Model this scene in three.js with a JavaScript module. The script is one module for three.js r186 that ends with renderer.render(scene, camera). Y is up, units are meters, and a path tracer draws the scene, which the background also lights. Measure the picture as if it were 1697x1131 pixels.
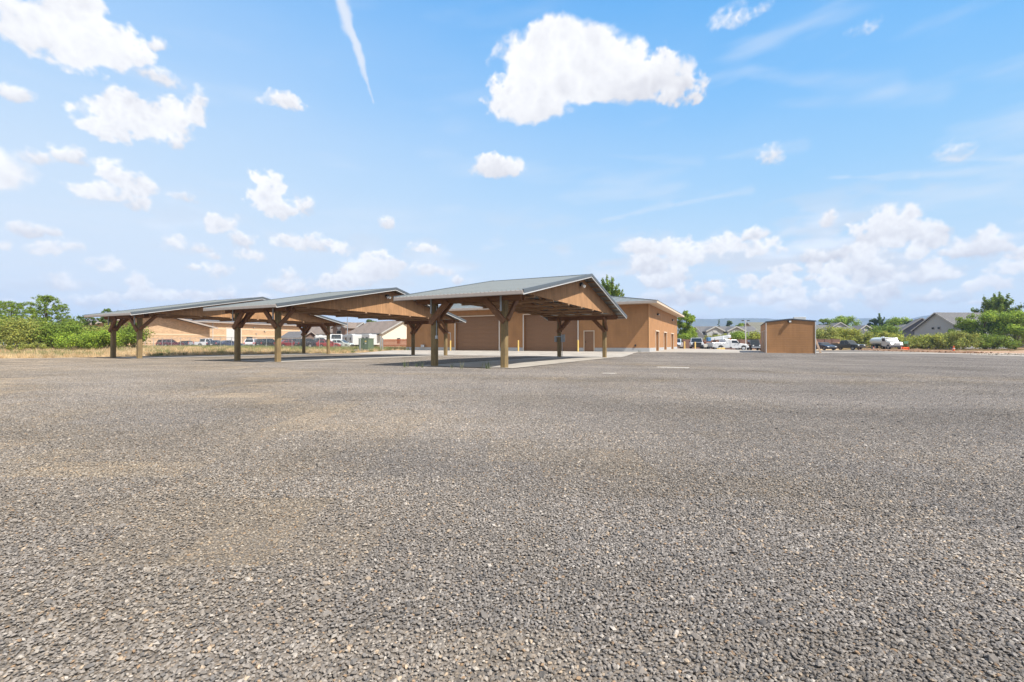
import * as THREE from 'three';
import { mergeGeometries } from 'three/addons/utils/BufferGeometryUtils.js';
import { ConvexGeometry } from 'three/addons/geometries/ConvexGeometry.js';
import { RoundedBoxGeometry } from 'three/addons/geometries/RoundedBoxGeometry.js';

// ------------------------------------------------------------------ camera, sky, sun, exposure
const scene = new THREE.Scene();
const F = 754, EYE = 1.1, HORIZON = 571, MID = 848.5;          // focal length in photo pixels, eye height, horizon row, middle column
const camera = new THREE.PerspectiveCamera(2 * Math.atan(565.5 / F) * 180 / Math.PI, 1697 / 1131, 0.1, 20000);
camera.position.set(0, EYE, 0);
camera.lookAt(0, EYE + 5.5 / F, -1);
const renderer = new THREE.WebGLRenderer({ antialias: true });
renderer.setSize(1024, 682);
renderer.toneMapping = THREE.LinearToneMapping;
renderer.toneMappingExposure = 1.55;
renderer.shadowMap.enabled = true;

const TH = 26.1 * Math.PI / 180, CT = Math.cos(TH), ST = Math.sin(TH);   // the yard's axes: v runs along the shed fronts, u away from the camera
const SUN = new THREE.Vector3(0.734 * CT - 0.22 * ST, 1, 0.734 * ST + 0.22 * CT).normalize();
const sun = new THREE.DirectionalLight(new THREE.Color(1, 0.955, 0.885), 5);
sun.position.copy(SUN).multiplyScalar(200);
sun.castShadow = true; sun.shadow.radius = 1;
sun.shadow.mapSize.set(4096, 4096);
Object.assign(sun.shadow.camera, { left: -120, right: 120, top: 120, bottom: -120, near: 1, far: 500 });
scene.add(sun, sun.target);

function rng(seed) { let a = seed >>> 0; return () => { a = (a + 0x6D2B79F5) | 0; let t = Math.imul(a ^ (a >>> 15), 1 | a); t = (t + Math.imul(t ^ (t >>> 7), 61 | t)) ^ t; return ((t ^ (t >>> 14)) >>> 0) / 4294967296; }; }
const perm = new Uint8Array(512); { const r = rng(1234), p = Array.from({ length: 256 }, (_, i) => i); for (let i = 255; i > 0; i--) { const j = Math.floor(r() * (i + 1)); [p[i], p[j]] = [p[j], p[i]]; } for (let i = 0; i < 512; i++) perm[i] = p[i & 255]; }
const GX = new Float64Array([1, -1, 1, -1, 1, -1, 1, -1, 0, 0, 0, 0, 1, 0, -1, 0]), GY = new Float64Array([1, 1, -1, -1, 0, 0, 0, 0, 1, -1, 1, -1, 1, -1, 1, -1]), GZ = new Float64Array([0, 0, 0, 0, 1, 1, -1, -1, 1, 1, -1, -1, 0, 1, 0, -1]);
function noise(x, y = 0, z = 0) { // gradient noise, about -0.9 .. 0.9
  const xf = Math.floor(x), yf = Math.floor(y), zf = Math.floor(z), X = xf & 255, Y = yf & 255, Z = zf & 255; x -= xf; y -= yf; z -= zf;
  const u = x * x * x * (x * (x * 6 - 15) + 10), v = y * y * y * (y * (y * 6 - 15) + 10), w = z * z * z * (z * (z * 6 - 15) + 10), A = perm[X] + Y, B = perm[X + 1] + Y, AA = perm[A] + Z, AB = perm[A + 1] + Z, BA = perm[B] + Z, BB = perm[B + 1] + Z;
  let h = perm[AA] & 15; const a0 = GX[h] * x + GY[h] * y + GZ[h] * z; h = perm[BA] & 15; const a1 = GX[h] * (x - 1) + GY[h] * y + GZ[h] * z; h = perm[AB] & 15; const a2 = GX[h] * x + GY[h] * (y - 1) + GZ[h] * z; h = perm[BB] & 15; const a3 = GX[h] * (x - 1) + GY[h] * (y - 1) + GZ[h] * z;
  h = perm[AA + 1] & 15; const b0 = GX[h] * x + GY[h] * y + GZ[h] * (z - 1); h = perm[BA + 1] & 15; const b1 = GX[h] * (x - 1) + GY[h] * y + GZ[h] * (z - 1); h = perm[AB + 1] & 15; const b2 = GX[h] * x + GY[h] * (y - 1) + GZ[h] * (z - 1); h = perm[BB + 1] & 15; const b3 = GX[h] * (x - 1) + GY[h] * (y - 1) + GZ[h] * (z - 1);
  const p = a0 + u * (a1 - a0), q = a2 + u * (a3 - a2), s = b0 + u * (b1 - b0), t = b2 + u * (b3 - b2), m = p + v * (q - p), n = s + v * (t - s); return m + w * (n - m);
}
function billow(x, y, z, oct) { let s = 0, a = 0.5, f = 1; for (let i = 0; i < oct; i++) { s += a * (.36 - Math.abs(noise(x * f, y * f, z * f + i * 3.7)) * 1.5); a *= 0.52; f *= 2.1; } return s; }
function fbm(x, y, z, oct) { let s = 0, a = 0.5, f = 1; for (let i = 0; i < oct; i++) { s += a * noise(x * f, y * f, z * f + i * 7.3); a *= 0.5; f *= 2.03; } return s; }
const S = (a, b, x) => { const t = Math.min(1, Math.max(0, (x - a) / (b - a))); return t * t * (3 - 2 * t); };
const mix = (a, b, t) => a + (b - a) * t;

{ // the sky: air with fair-weather cumulus, computed as radiance by direction
  const W = 4096, H = 2048, data = new Float32Array(W * H * 4), R = rng(11), D = 180 / Math.PI;
  const aim = (px, py) => { const x = (px - MID) / F, y = (HORIZON - py) / F; return [Math.atan(x), Math.atan(y / Math.hypot(1, x))]; };
  // cumulus puffs: [column, row, half width, half height, strength, grey]
  const puffs = [];
  const put = (px, py, rx, ry, s = 1, grey = 0.2, soft = 1) => {
    const [a, e] = aim(px, py), [a1] = aim(px + rx, py), [a0] = aim(px - rx, py), [, e1] = aim(px, py - ry), [, e0] = aim(px, py + ry);
    puffs.push({ a, e, ra: (a1 - a0) / 2, re: (e1 - e0) / 2, s, grey, soft });
  };
  for (const p of [
    [70, 60, 85, 55, 1.35, .02], [135, 75, 85, 48, 1.4, .02], [110, 15, 70, 45, 1.25, .02], [195, 75, 62, 36, 1.15, .03], [255, 70, 22, 14, .7], [260, 125, 40, 16, .65],
    [170, 205, 50, 34, 1.15, .05], [185, 170, 34, 32, 1.25, .03], [240, 205, 62, 32, 1.2, .05], [285, 190, 52, 34, 1.2, .05], [325, 180, 18, 36, .65], [292, 232, 14, 18, .65],
    [185, 292, 36, 22, 1.05, .08], [160, 318, 48, 17, .9, .08], [225, 312, 40, 24, 1, .08], [228, 338, 24, 14, .8], [20, 155, 32, 17, .85], [60, 262, 32, 14, .7], [110, 258, 36, 18, .85], [300, 328, 22, 9, .6],
    [445, 322, 33, 33, 1.2, .06], [470, 346, 38, 18, 1.05, .1], [508, 342, 14, 20, .75], [470, 170, 33, 18, .95, .12], [365, 374, 28, 18, .95, .08], [402, 402, 22, 18, .75], [330, 412, 18, 9, .6],
    [45, 384, 30, 16, .85], [80, 386, 22, 10, .7], [525, 404, 30, 18, .8], [640, 371, 13, 13, .8], [612, 448, 52, 22, 1.15, .12], [640, 438, 30, 20, 1.1, .12], [588, 466, 40, 14, 1, .15],
    [234, 472, 24, 18, 1, .1], [235, 492, 30, 10, .7], [320, 490, 32, 10, .8], [375, 488, 26, 10, .8], [470, 474, 36, 14, .7], [150, 500, 50, 14, .65], [185, 492, 20, 12, .7], [110, 472, 34, 10, .6], [758, 466, 10, 10, .9],
    [845, 160, 38, 42, 1.1, .05], [900, 105, 66, 62, 1.4, .02], [905, 62, 30, 28, 1.2, .02], [940, 120, 84, 70, 1.45, .03], [1000, 120, 74, 60, 1.35, .08], [990, 80, 34, 26, 1.2, .03], [1060, 140, 74, 44, 1.2, .16], [1095, 108, 36, 26, 1.05, .08], [1130, 150, 40, 32, .95, .2], [880, 178, 54, 34, 1.2, .08],
    [828, 280, 46, 20, 1.15, .16], [826, 268, 22, 14, 1], [1275, 258, 22, 18, .5, .2], [1438, 42, 30, 14, .4, .1], [1230, 22, 46, 20, .42, .1], [1375, 364, 18, 14, .75, .2], [1250, 390, 26, 15, .85, .2], [1590, 250, 40, 16, .38, .2],
    [1480, 372, 44, 30, 1.2, .1], [1455, 388, 50, 24, 1.1, .2], [1530, 390, 44, 22, 1, .22], [1140, 424, 42, 20, 1.1, .15], [1120, 415, 22, 16, 1], [1075, 440, 38, 22, .95, .22], [1095, 465, 46, 16, .85, .25],
    [1360, 427, 44, 14, .95, .25], [1430, 424, 34, 22, 1.15, .08], [1385, 448, 28, 14, 1.1, .06], [1440, 445, 44, 22, .9, .25], [1470, 455, 30, 18, .9, .2], [1640, 405, 36, 24, 1.1, .14], [1620, 418, 56, 16, .95, .24], [1285, 470, 36, 20, 1.05, .1], [1280, 495, 40, 12, .85, .2],
    [1178, 478, 30, 15, .95, .15], [1185, 505, 24, 12, .8, .2], [1380, 490, 30, 16, .95, .18], [1450, 490, 40, 22, .75, .25], [1545, 455, 50, 16, .85, .22], [1650, 470, 32, 14, .95, .12], [1580, 455, 18, 10, .95, .05], [1455, 505, 26, 12, .85, .2], [1345, 462, 14, 10, .7], [1560, 492, 60, 12, .6, .3], [1120, 495, 60, 14, .6, .3],
  ]) put(...p);
  for (let i = 0; i < 44; i++) { const px = 1030 + R() * 690, k = R(); put(px, 400 + 125 * k, (14 + 26 * R()) * (1.1 - .4 * k), (8 + 12 * R()) * (1.05 - .45 * k), .65 + .45 * R(), .03 + .12 * R()); }
  for (let i = 0; i < 34; i++) { const px = R() * 780, k = R(); put(px, 400 + 120 * k, 14 + 24 * R(), 7 + 9 * R(), .55 + .4 * R(), .1); }
  // fair-weather cumulus of the same kind all round the rest of the sky
  for (let i = 0; i < 240; i++) {
    const a = 0.95 + R() * (2 * Math.PI - 1.9), e = 0.05 + Math.pow(R(), 1.6) * 1.1, k = 0.03 + 0.13 * R() * Math.min(1, e * 2.2), n = 2 + Math.floor(R() * 4);
    for (let j = 0; j < n; j++) puffs.push({ a: a + (R() - .5) * k * 2 / Math.cos(e), e: e + (R() - .5) * k * .8, ra: k * (.4 + R() * .7) / Math.cos(e), re: k * (.3 + .45 * R()), s: .8 + R() * .5, grey: .05 + R() * .2, soft: 1 });
  }
  for (let i = 0; i < 60; i++) { const px = 150 + R() * 1400, py = R() * 20 - 400; put(px, py, 60 + R() * 120, 40 + R() * 60, .8 + R() * .4, .08); }
  const cols = Array.from({ length: 720 }, () => []);
  for (const p of puffs) { const m = p.ra * 1.7 + .03; for (let k = Math.floor((p.a - m) * D * 2); k <= Math.ceil((p.a + m) * D * 2); k++) cols[((k % 720) + 720) % 720].push(p); }
  const trail = [[555, -30], [566, 5], [576, 38], [590, 72], [598, 103], [606, 130], [618, 168]].map(([x, y]) => aim(x, y));
  const up = [[0, .90, .95, 1.0], [3, .84, .92, 1.0], [7, .66, .83, 1.0], [12, .50, .75, 1.0], [18, .335, .65, 1.0], [27, .19, .53, .985], [38, .115, .44, .93], [60, .075, .33, .76], [90, .06, .27, .66]];
  const streaks = [[985, 368, 1110, 338, 10, .34], [1100, 342, 1245, 314, 9, .36], [1365, 294, 1520, 290, 7, .4], [1500, 290, 1720, 276, 16, .42], [1540, 264, 1720, 262, 9, .4], [1430, 318, 1720, 322, 16, .3], [1180, 262, 1330, 240, 14, .2], [1220, 112, 1480, 140, 22, .2], [1280, 170, 1560, 150, 20, .16], [1000, 255, 1160, 268, 12, .14], [1560, 215, 1720, 195, 16, .18]].map(([a, b, c, d, w, k]) => ({ p: aim(a, b), q: aim(c, d), w: w / F, k }));
  const out = [0, 0, 0];
  function skyAt(az, el) {
      const eld = el * D, phi = az - Math.PI / 2;
      if (eld < -6) { out[0] = .22; out[1] = .2; out[2] = .18; return; }
      const ce = Math.cos(el), x = ce * Math.cos(phi), y = Math.sin(el), z = ce * Math.sin(phi);
      let e = Math.max(0, eld), k = 0; while (k < up.length - 2 && up[k + 1][0] < e) k++;
      const t = (e - up[k][0]) / (up[k + 1][0] - up[k][0]);
      let r = mix(up[k][1], up[k + 1][1], t), g = mix(up[k][2], up[k + 1][2], t), b = mix(up[k][3], up[k + 1][3], t);
      // thin haze, thicker on the one side of the sky, and streaks of high cirrus
      const side = .5 + .5 * Math.cos(az + .95), low = S(60, 6, e);
      let veil = .72 * Math.pow(side, 2.6) * S(52, 4, e);
      const ci = fbm(x * 3 + y * 5, y * 16 - x * 2, z * 3, 4);
      veil += .34 * S(.02, .42, ci) * S(3, 12, e) * (.35 + .65 * S(-.05, .5, az)) + .06 * fbm(x * 4, y * 9, z * 4, 3);
      veil = Math.min(.9, Math.max(0, veil));
      r = mix(r, .83, veil); g = mix(g, .90, veil); b = mix(b, 1.0, veil);
      // horizon bank of distant cumulus
      const bankShape = fbm(az * 7 + 3, eld * .34, 1.7, 4), bank = S(.02, .30, bankShape + .1 * S(16, 3, e)) * S(19, 8, e) * S(-3, 1.5, e) * (.55 + .45 * S(-.3, .35, az) * S(2.6, 1.2, az));
      const bl = .74 + .2 * S(-.15, .35, fbm(az * 9 + 8, eld * .55, 4.2, 3));
      r = mix(r, bl + .03, bank * .8); g = mix(g, bl + .07, bank * .8); b = mix(b, bl + .15, bank * .8);
      const near = cols[(Math.floor(az * D * 2) % 720 + 720) % 720];
      if (near.length && e < 80) {
        const n1 = fbm(x * 14, y * 14, z * 14, 5), n2 = fbm(x * 14 + 9, y * 14 + 4, z * 14 + 2, 4), m1 = fbm(x * 40, y * 40, z * 40, 4), m2 = fbm(x * 40 + 9, y * 40 + 4, z * 40 + 2, 4);
        let best = 0, light = 0, wsum = 0, tiny = 0;
        for (const p of near) {
          let dx = az - p.a; if (dx > Math.PI) dx -= 2 * Math.PI; if (dx < -Math.PI) dx += 2 * Math.PI;
          const small = S(.09, .03, p.ra), qx = dx / p.ra + mix(n1 * .9, m1 * 1.25 + n1 * .3, small), qy = (el - p.e) / p.re + mix(n2 * .75, m2 * 1.1 + n2 * .3, small);
          const q = qx * qx + qy * qy * (qy < 0 ? 1.75 : .95);
          if (q > 2.6) continue;
          const dens = p.s * (1.15 - q * .76);
          if (dens > 0) { best = Math.max(best, dens) + Math.min(best, dens) * .18; const w = dens * dens; wsum += w; tiny += w * small; light += w * (1.04 - (p.grey * .75 + .03) * (.8 - .9 * Math.min(1, Math.max(-1, qy))) * 1.1); }
        }
        if (best > 0) {
          const tf = tiny / Math.max(wsum, 1e-6), fine = mix(billow(x * 26, y * 26, z * 26, 5), billow(x * 64, y * 64, z * 64, 4) * 1.15, tf), wisp = fbm(x * 34 + 5, y * 60, z * 34, 4);
          const body = best + fine * 1.15 - .04, cover = Math.min(1, S(.02, 1.0, body) * Math.min(1, .2 + best) + .36 * S(-.1, .8, best + wisp * 1.3) * S(0, .25, best));
          const l = Math.min(1.1, light / Math.max(wsum, 1e-6) * (1.0 + .2 * fine + .14 * n2 + .12 * tf * m1));
          r = mix(r, l * 1.0, cover); g = mix(g, l * 1.005, cover); b = mix(b, .16 + .87 * l, cover);
        }
      }
      if (az > .1 && az < .95 && e > 8) for (const s of streaks) { // drawn-out cirrus
        const c = Math.cos(el), wx = (s.q[0] - s.p[0]) * c, wy = s.q[1] - s.p[1], vx = (az - s.p[0]) * c, vy = el - s.p[1], L2 = wx * wx + wy * wy, h = Math.min(1, Math.max(0, (vx * wx + vy * wy) / L2)), d = Math.hypot(vx - wx * h, vy - wy * h) + .008 * fbm(x * 18, y * 50, z * 18, 4), f = s.w * (.35 + .65 * h), k = s.k * S(f, f * .1, d) * (.7 + .9 * fbm(x * 12, y * 70, z * 12, 3)) * S(-.02, .2, h);
        if (k > 0) { r = mix(r, .86, k); g = mix(g, .92, k); b = mix(b, 1, k); }
      }
      if (az > -.5 && az < -.2 && e > 10) { // the loose contrail
        let d = 9, at = 0;
        for (let s = 0; s < trail.length - 1; s++) {
          const [ax, ay] = trail[s], [bx, by] = trail[s + 1], wx = bx - ax, wy = by - ay, c = Math.cos(el);
          const h = Math.min(1, Math.max(0, ((az - ax) * c * wx * c + (el - ay) * wy) / (wx * wx * c * c + wy * wy)));
          const dd = Math.hypot((az - ax - wx * h) * c, el - ay - wy * h); if (dd < d) { d = dd; at = (s + h) / (trail.length - 1); }
        }
        const wide = mix(.016, .003, at) * (1 + 1.2 * fbm(x * 30, y * 30, z * 30, 3));
        const c = .75 * S(wide, wide * .15, d + .004 * fbm(x * 60, y * 60, z * 60, 3)) * (1 - .5 * S(.6, 1, at));
        r = mix(r, .93, c); g = mix(g, .95, c); b = mix(b, 1, c);
      }
      out[0] = r * .645; out[1] = g * .645; out[2] = b * .645;
  }
  // evaluated at every fourth texel and filled in between, and at each texel where small clouds need it
  const K = 4, cw = W / K, ch = H / K, coarse = new Float32Array((cw + 1) * (ch + 1) * 3);
  for (let j = 0; j <= ch; j++) for (let i = 0; i <= cw; i++) { let az = (i % cw) * K / W * 2 * Math.PI - Math.PI / 2; if (az > Math.PI) az -= 2 * Math.PI; skyAt(az, (j / ch - .5) * Math.PI); coarse.set(out, (j * (cw + 1) + i) * 3); }
  for (let j = 0; j < H; j++) {
    const el = ((j + .5) / H - .5) * Math.PI, fj = (j + .5) / K, cj = Math.floor(fj), tj = fj - cj, low = el > -.06 && el < .8;
    for (let i = 0; i < W; i++) {
      const o = (j * W + i) * 4; let az = (i + .5) / W * 2 * Math.PI - Math.PI / 2; if (az > Math.PI) az -= 2 * Math.PI; data[o + 3] = 1;
      if (low && az > -1.05 && az < 1.05) { skyAt(az, el); data[o] = out[0]; data[o + 1] = out[1]; data[o + 2] = out[2]; continue; }
      const fi = (i + .5) / K, ci = Math.floor(fi), ti = fi - ci, p = (cj * (cw + 1) + ci) * 3, q = p + (cw + 1) * 3;
      for (let c = 0; c < 3; c++) data[o + c] = (coarse[p + c] * (1 - ti) + coarse[p + 3 + c] * ti) * (1 - tj) + (coarse[q + c] * (1 - ti) + coarse[q + 3 + c] * ti) * tj;
    }
  }
  const sky = new THREE.DataTexture(data, W, H, THREE.RGBAFormat, THREE.FloatType);
  sky.mapping = THREE.EquirectangularReflectionMapping; sky.magFilter = sky.minFilter = THREE.LinearFilter; sky.needsUpdate = true;
  scene.background = sky; scene.environment = sky;
}

// ------------------------------------------------------------------ places: yard coordinates and the lie of the land
const O = { x: -0.35, d: 20.9 };
const yardX = (v, u) => O.x + CT * v + ST * u, yardZ = (v, u) => -(O.d - ST * v + CT * u);
const toV = (x, z) => (x - O.x) * CT - (-z - O.d) * ST, toU = (x, z) => (x - O.x) * ST + (-z - O.d) * CT;
function ground(x, z) {
  const d = -z, u = toU(x, z);
  const a = (.32 * S(19.5, 28, u) + .1 * S(32, 46, u)) * (1 - S(27, 38, x));
  const b = .45 * S(38, 50, d) * S(26, 40, -x);
  const c = .85 * S(94, 128, d) * S(38, 72, x);
  const far = .25 * S(150, 400, d);
  return Math.max(a, b) + c + far + .02 * noise(x * .13, z * .13) * S(3, 9, Math.abs(d)) * (1 - S(17, 19, d) * (1 - S(60, 70, d)));
}
const yard = (v, u, y = 0) => { const x = yardX(v, u), z = yardZ(v, u); return new THREE.Vector3(x, y, z); };
const at = (px, depth, y) => { const x = (px - MID) / F * depth; return new THREE.Vector3(x, y === undefined ? ground(x, -depth) : y, -depth); };
const rowY = (py, depth) => EYE + (HORIZON - py) / F * depth;      // height of a photo row at a depth

// ------------------------------------------------------------------ helpers: names, things, geometry
const taken = {};
const numbered = (n) => { const k = taken[n] = (taken[n] ?? -1) + 1; return k ? `${n}_${String(k).padStart(3, '0')}` : n; };
function tag(o, label, category, group) { Object.assign(o.userData, { label, category }); if (group) o.userData.group = group; return o; }
function thing(name, label, category, p, turn = 0, group) {
  const o = new THREE.Group(); o.name = numbered(name); scene.add(o); if (p) o.position.copy(p); o.rotation.y = turn; return tag(o, label, category, group);
}
function part(name, geo, mat, parent, x, y, z) {
  const m = new THREE.Mesh(geo, mat); m.name = name; m.castShadow = m.receiveShadow = true; if (x !== undefined) m.position.set(x, y, z); parent.add(m); return m;
}
function structure(name, geo, mat) { const m = part(numbered(name), geo, mat, scene); m.userData.kind = 'structure'; return m; }
function stuff(o, name, label, category) { o.name = numbered(name); o.userData.kind = 'stuff'; if (label) tag(o, label, category); o.castShadow = o.receiveShadow = true; return o; }
function copyOf(o, p, turn, label) { const c = o.clone(); c.name = numbered(o.name.replace(/_\d{3}$/, '')); c.userData = { ...o.userData }; c.position.copy(p); c.rotation.y = turn; if (label) c.userData.label = label; scene.add(c); return c; }
function metric(geo) {                                               // uv in metres by the face's main direction
  const g = geo.index ? geo.toNonIndexed() : geo, p = g.attributes.position, n = g.attributes.normal ?? (g.computeVertexNormals(), g.attributes.normal), uv = new Float32Array(p.count * 2);
  for (let i = 0; i < p.count; i++) {
    const ax = Math.abs(n.getX(i)), ay = Math.abs(n.getY(i)), az = Math.abs(n.getZ(i)), x = p.getX(i), y = p.getY(i), z = p.getZ(i);
    const [a, b] = ay > ax && ay > az ? [x, z] : ax > az ? [z, y] : [x, y]; uv[2 * i] = a; uv[2 * i + 1] = b;
  }
  g.setAttribute('uv', new THREE.BufferAttribute(uv, 2)); return g;
}
const boxCache = new Map();
function box(w, h, d, r = 0) {
  const key = [w, h, d, r].map((x) => x.toFixed(4)).join();
  if (!boxCache.has(key)) boxCache.set(key, metric(r ? new RoundedBoxGeometry(w, h, d, 1, r) : new THREE.BoxGeometry(w, h, d)));
  return boxCache.get(key);
}
function moved(g, x, y, z, rx = 0, ry = 0, rz = 0) { return g.clone().applyMatrix4(new THREE.Matrix4().compose(new THREE.Vector3(x, y, z), new THREE.Quaternion().setFromEuler(new THREE.Euler(rx, ry, rz)), new THREE.Vector3(1, 1, 1))); }
function bar(a, b, w, h) {                                           // a squared timber from a to b, w wide, h deep
  const d = new THREE.Vector3().subVectors(b, a), L = d.length(), g = metric(new THREE.BoxGeometry(L, h, w));
  const xa = d.normalize(), up = Math.abs(xa.y) > .99 ? new THREE.Vector3(0, 0, 1) : new THREE.Vector3(0, 1, 0), za = new THREE.Vector3().crossVectors(xa, up).normalize(), ya = new THREE.Vector3().crossVectors(za, xa);
  return g.applyMatrix4(new THREE.Matrix4().makeBasis(xa, ya, za).setPosition(new THREE.Vector3().addVectors(a, b).multiplyScalar(.5)));
}
function rod(a, b, r, seg = 6) {
  const d = new THREE.Vector3().subVectors(b, a), L = d.length(), g = new THREE.CylinderGeometry(r, r, L, seg);
  return g.applyMatrix4(new THREE.Matrix4().makeRotationFromQuaternion(new THREE.Quaternion().setFromUnitVectors(new THREE.Vector3(0, 1, 0), d.normalize())).setPosition(new THREE.Vector3().addVectors(a, b).multiplyScalar(.5)));
}
const V3 = (x, y, z) => new THREE.Vector3(x, y, z);
function faces(list) {                                               // polygons (fans of points) as one flat-shaded geometry with metric uv
  const pos = []; for (const f of list) for (let i = 1; i < f.length - 1; i++) for (const p of [f[0], f[i], f[i + 1]]) pos.push(...(p.isVector3 ? p.toArray() : p));
  const g = new THREE.BufferGeometry(); g.setAttribute('position', new THREE.BufferAttribute(new Float32Array(pos), 3)); g.computeVertexNormals(); return metric(g);
}
function prism(outline, depth, holes = []) {                         // extrude a polygon [x, y] by depth along z, centred
  const s = new THREE.Shape(outline.map(([x, y]) => new THREE.Vector2(x, y))); for (const h of holes) s.holes.push(new THREE.Path(h.map(([x, y]) => new THREE.Vector2(x, y))));
  return metric(new THREE.ExtrudeGeometry(s, { depth, bevelEnabled: false }).translate(0, 0, -depth / 2));
}
function panel(ps, thick, inset = 0) {                               // a thin plate on four points, outward by the right-hand rule
  const p = ps.map((q) => q.clone()), c = p.reduce((s, q) => s.add(q), V3(0, 0, 0)).multiplyScalar(1 / p.length);
  if (inset) for (const q of p) { const d = V3(0, 0, 0).subVectors(c, q); q.addScaledVector(d.clone().normalize(), Math.min(inset * 1.4, d.length() * .8)); }
  const n = V3(0, 0, 0).subVectors(p[1], p[0]).cross(V3(0, 0, 0).subVectors(p[2], p[0])).normalize().multiplyScalar(thick), q = p.map((x) => x.clone().add(n));
  return faces([q, [...p].reverse(), ...p.map((_, i) => [p[i], p[(i + 1) % p.length], q[(i + 1) % p.length], q[i]])]);
}

// ------------------------------------------------------------------ materials (base colours linear)
const lin = (r, g, b) => new THREE.Color().setRGB(r, g, b);
function tnoise(x, y, per, seed) { // tiling value noise
  const xi = Math.floor(x), yi = Math.floor(y), fx = x - xi, fy = y - yi, h = (a, b) => { let n = Math.imul(((a % per) + per) % per, 374761393) + Math.imul(((b % per) + per) % per, 668265263) + seed * 1442695041; n = Math.imul(n ^ (n >>> 13), 1274126177); return ((n ^ (n >>> 16)) >>> 0) / 4294967296; };
  const sx = fx * fx * (3 - 2 * fx), sy = fy * fy * (3 - 2 * fy);
  return mix(mix(h(xi, yi), h(xi + 1, yi), sx), mix(h(xi, yi + 1), h(xi + 1, yi + 1), sx), sy);
}
const tfbm = (x, y, per, seed, oct = 4) => { let s = 0, a = .5, n = 0, p = per; for (let i = 0; i < oct; i++) { s += a * tnoise(x, y, p, seed + i); n += a; a *= .55; x *= 2; y *= 2; p *= 2; } return s / n; };
function tex(size, metres, fn, srgb = true) {                        // fn(u, v in 0..1) -> grey or [r, g, b] as linear values
  const d = new Uint8Array(size * size * 4), enc = (c) => { c = Math.min(1, Math.max(0, c)); return 255 * (srgb ? (c <= .0031308 ? 12.92 * c : 1.055 * Math.pow(c, 1 / 2.4) - .055) : c); };
  for (let j = 0; j < size; j++) for (let i = 0; i < size; i++) { const c = fn(i / size, j / size), o = 4 * (j * size + i), a = Array.isArray(c) ? c : [c, c, c]; d[o] = enc(a[0]); d[o + 1] = enc(a[1]); d[o + 2] = enc(a[2]); d[o + 3] = 255; }
  const t = new THREE.DataTexture(d, size, size); t.wrapS = t.wrapT = THREE.RepeatWrapping; t.magFilter = THREE.LinearFilter; t.minFilter = THREE.LinearMipmapLinearFilter; t.generateMipmaps = true;
  if (srgb) t.colorSpace = THREE.SRGBColorSpace; t.repeat.set(1 / (metres[0] ?? metres), 1 / (metres[1] ?? metres)); t.needsUpdate = true; return t;
}
const std = (o) => new THREE.MeshStandardMaterial({ roughness: .85, metalness: 0, side: THREE.DoubleSide, ...o });
const grey = (lo, hi, f, seed) => (u, v) => mix(lo, hi, tfbm(u * f, v * f, f, seed, 5));
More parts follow.
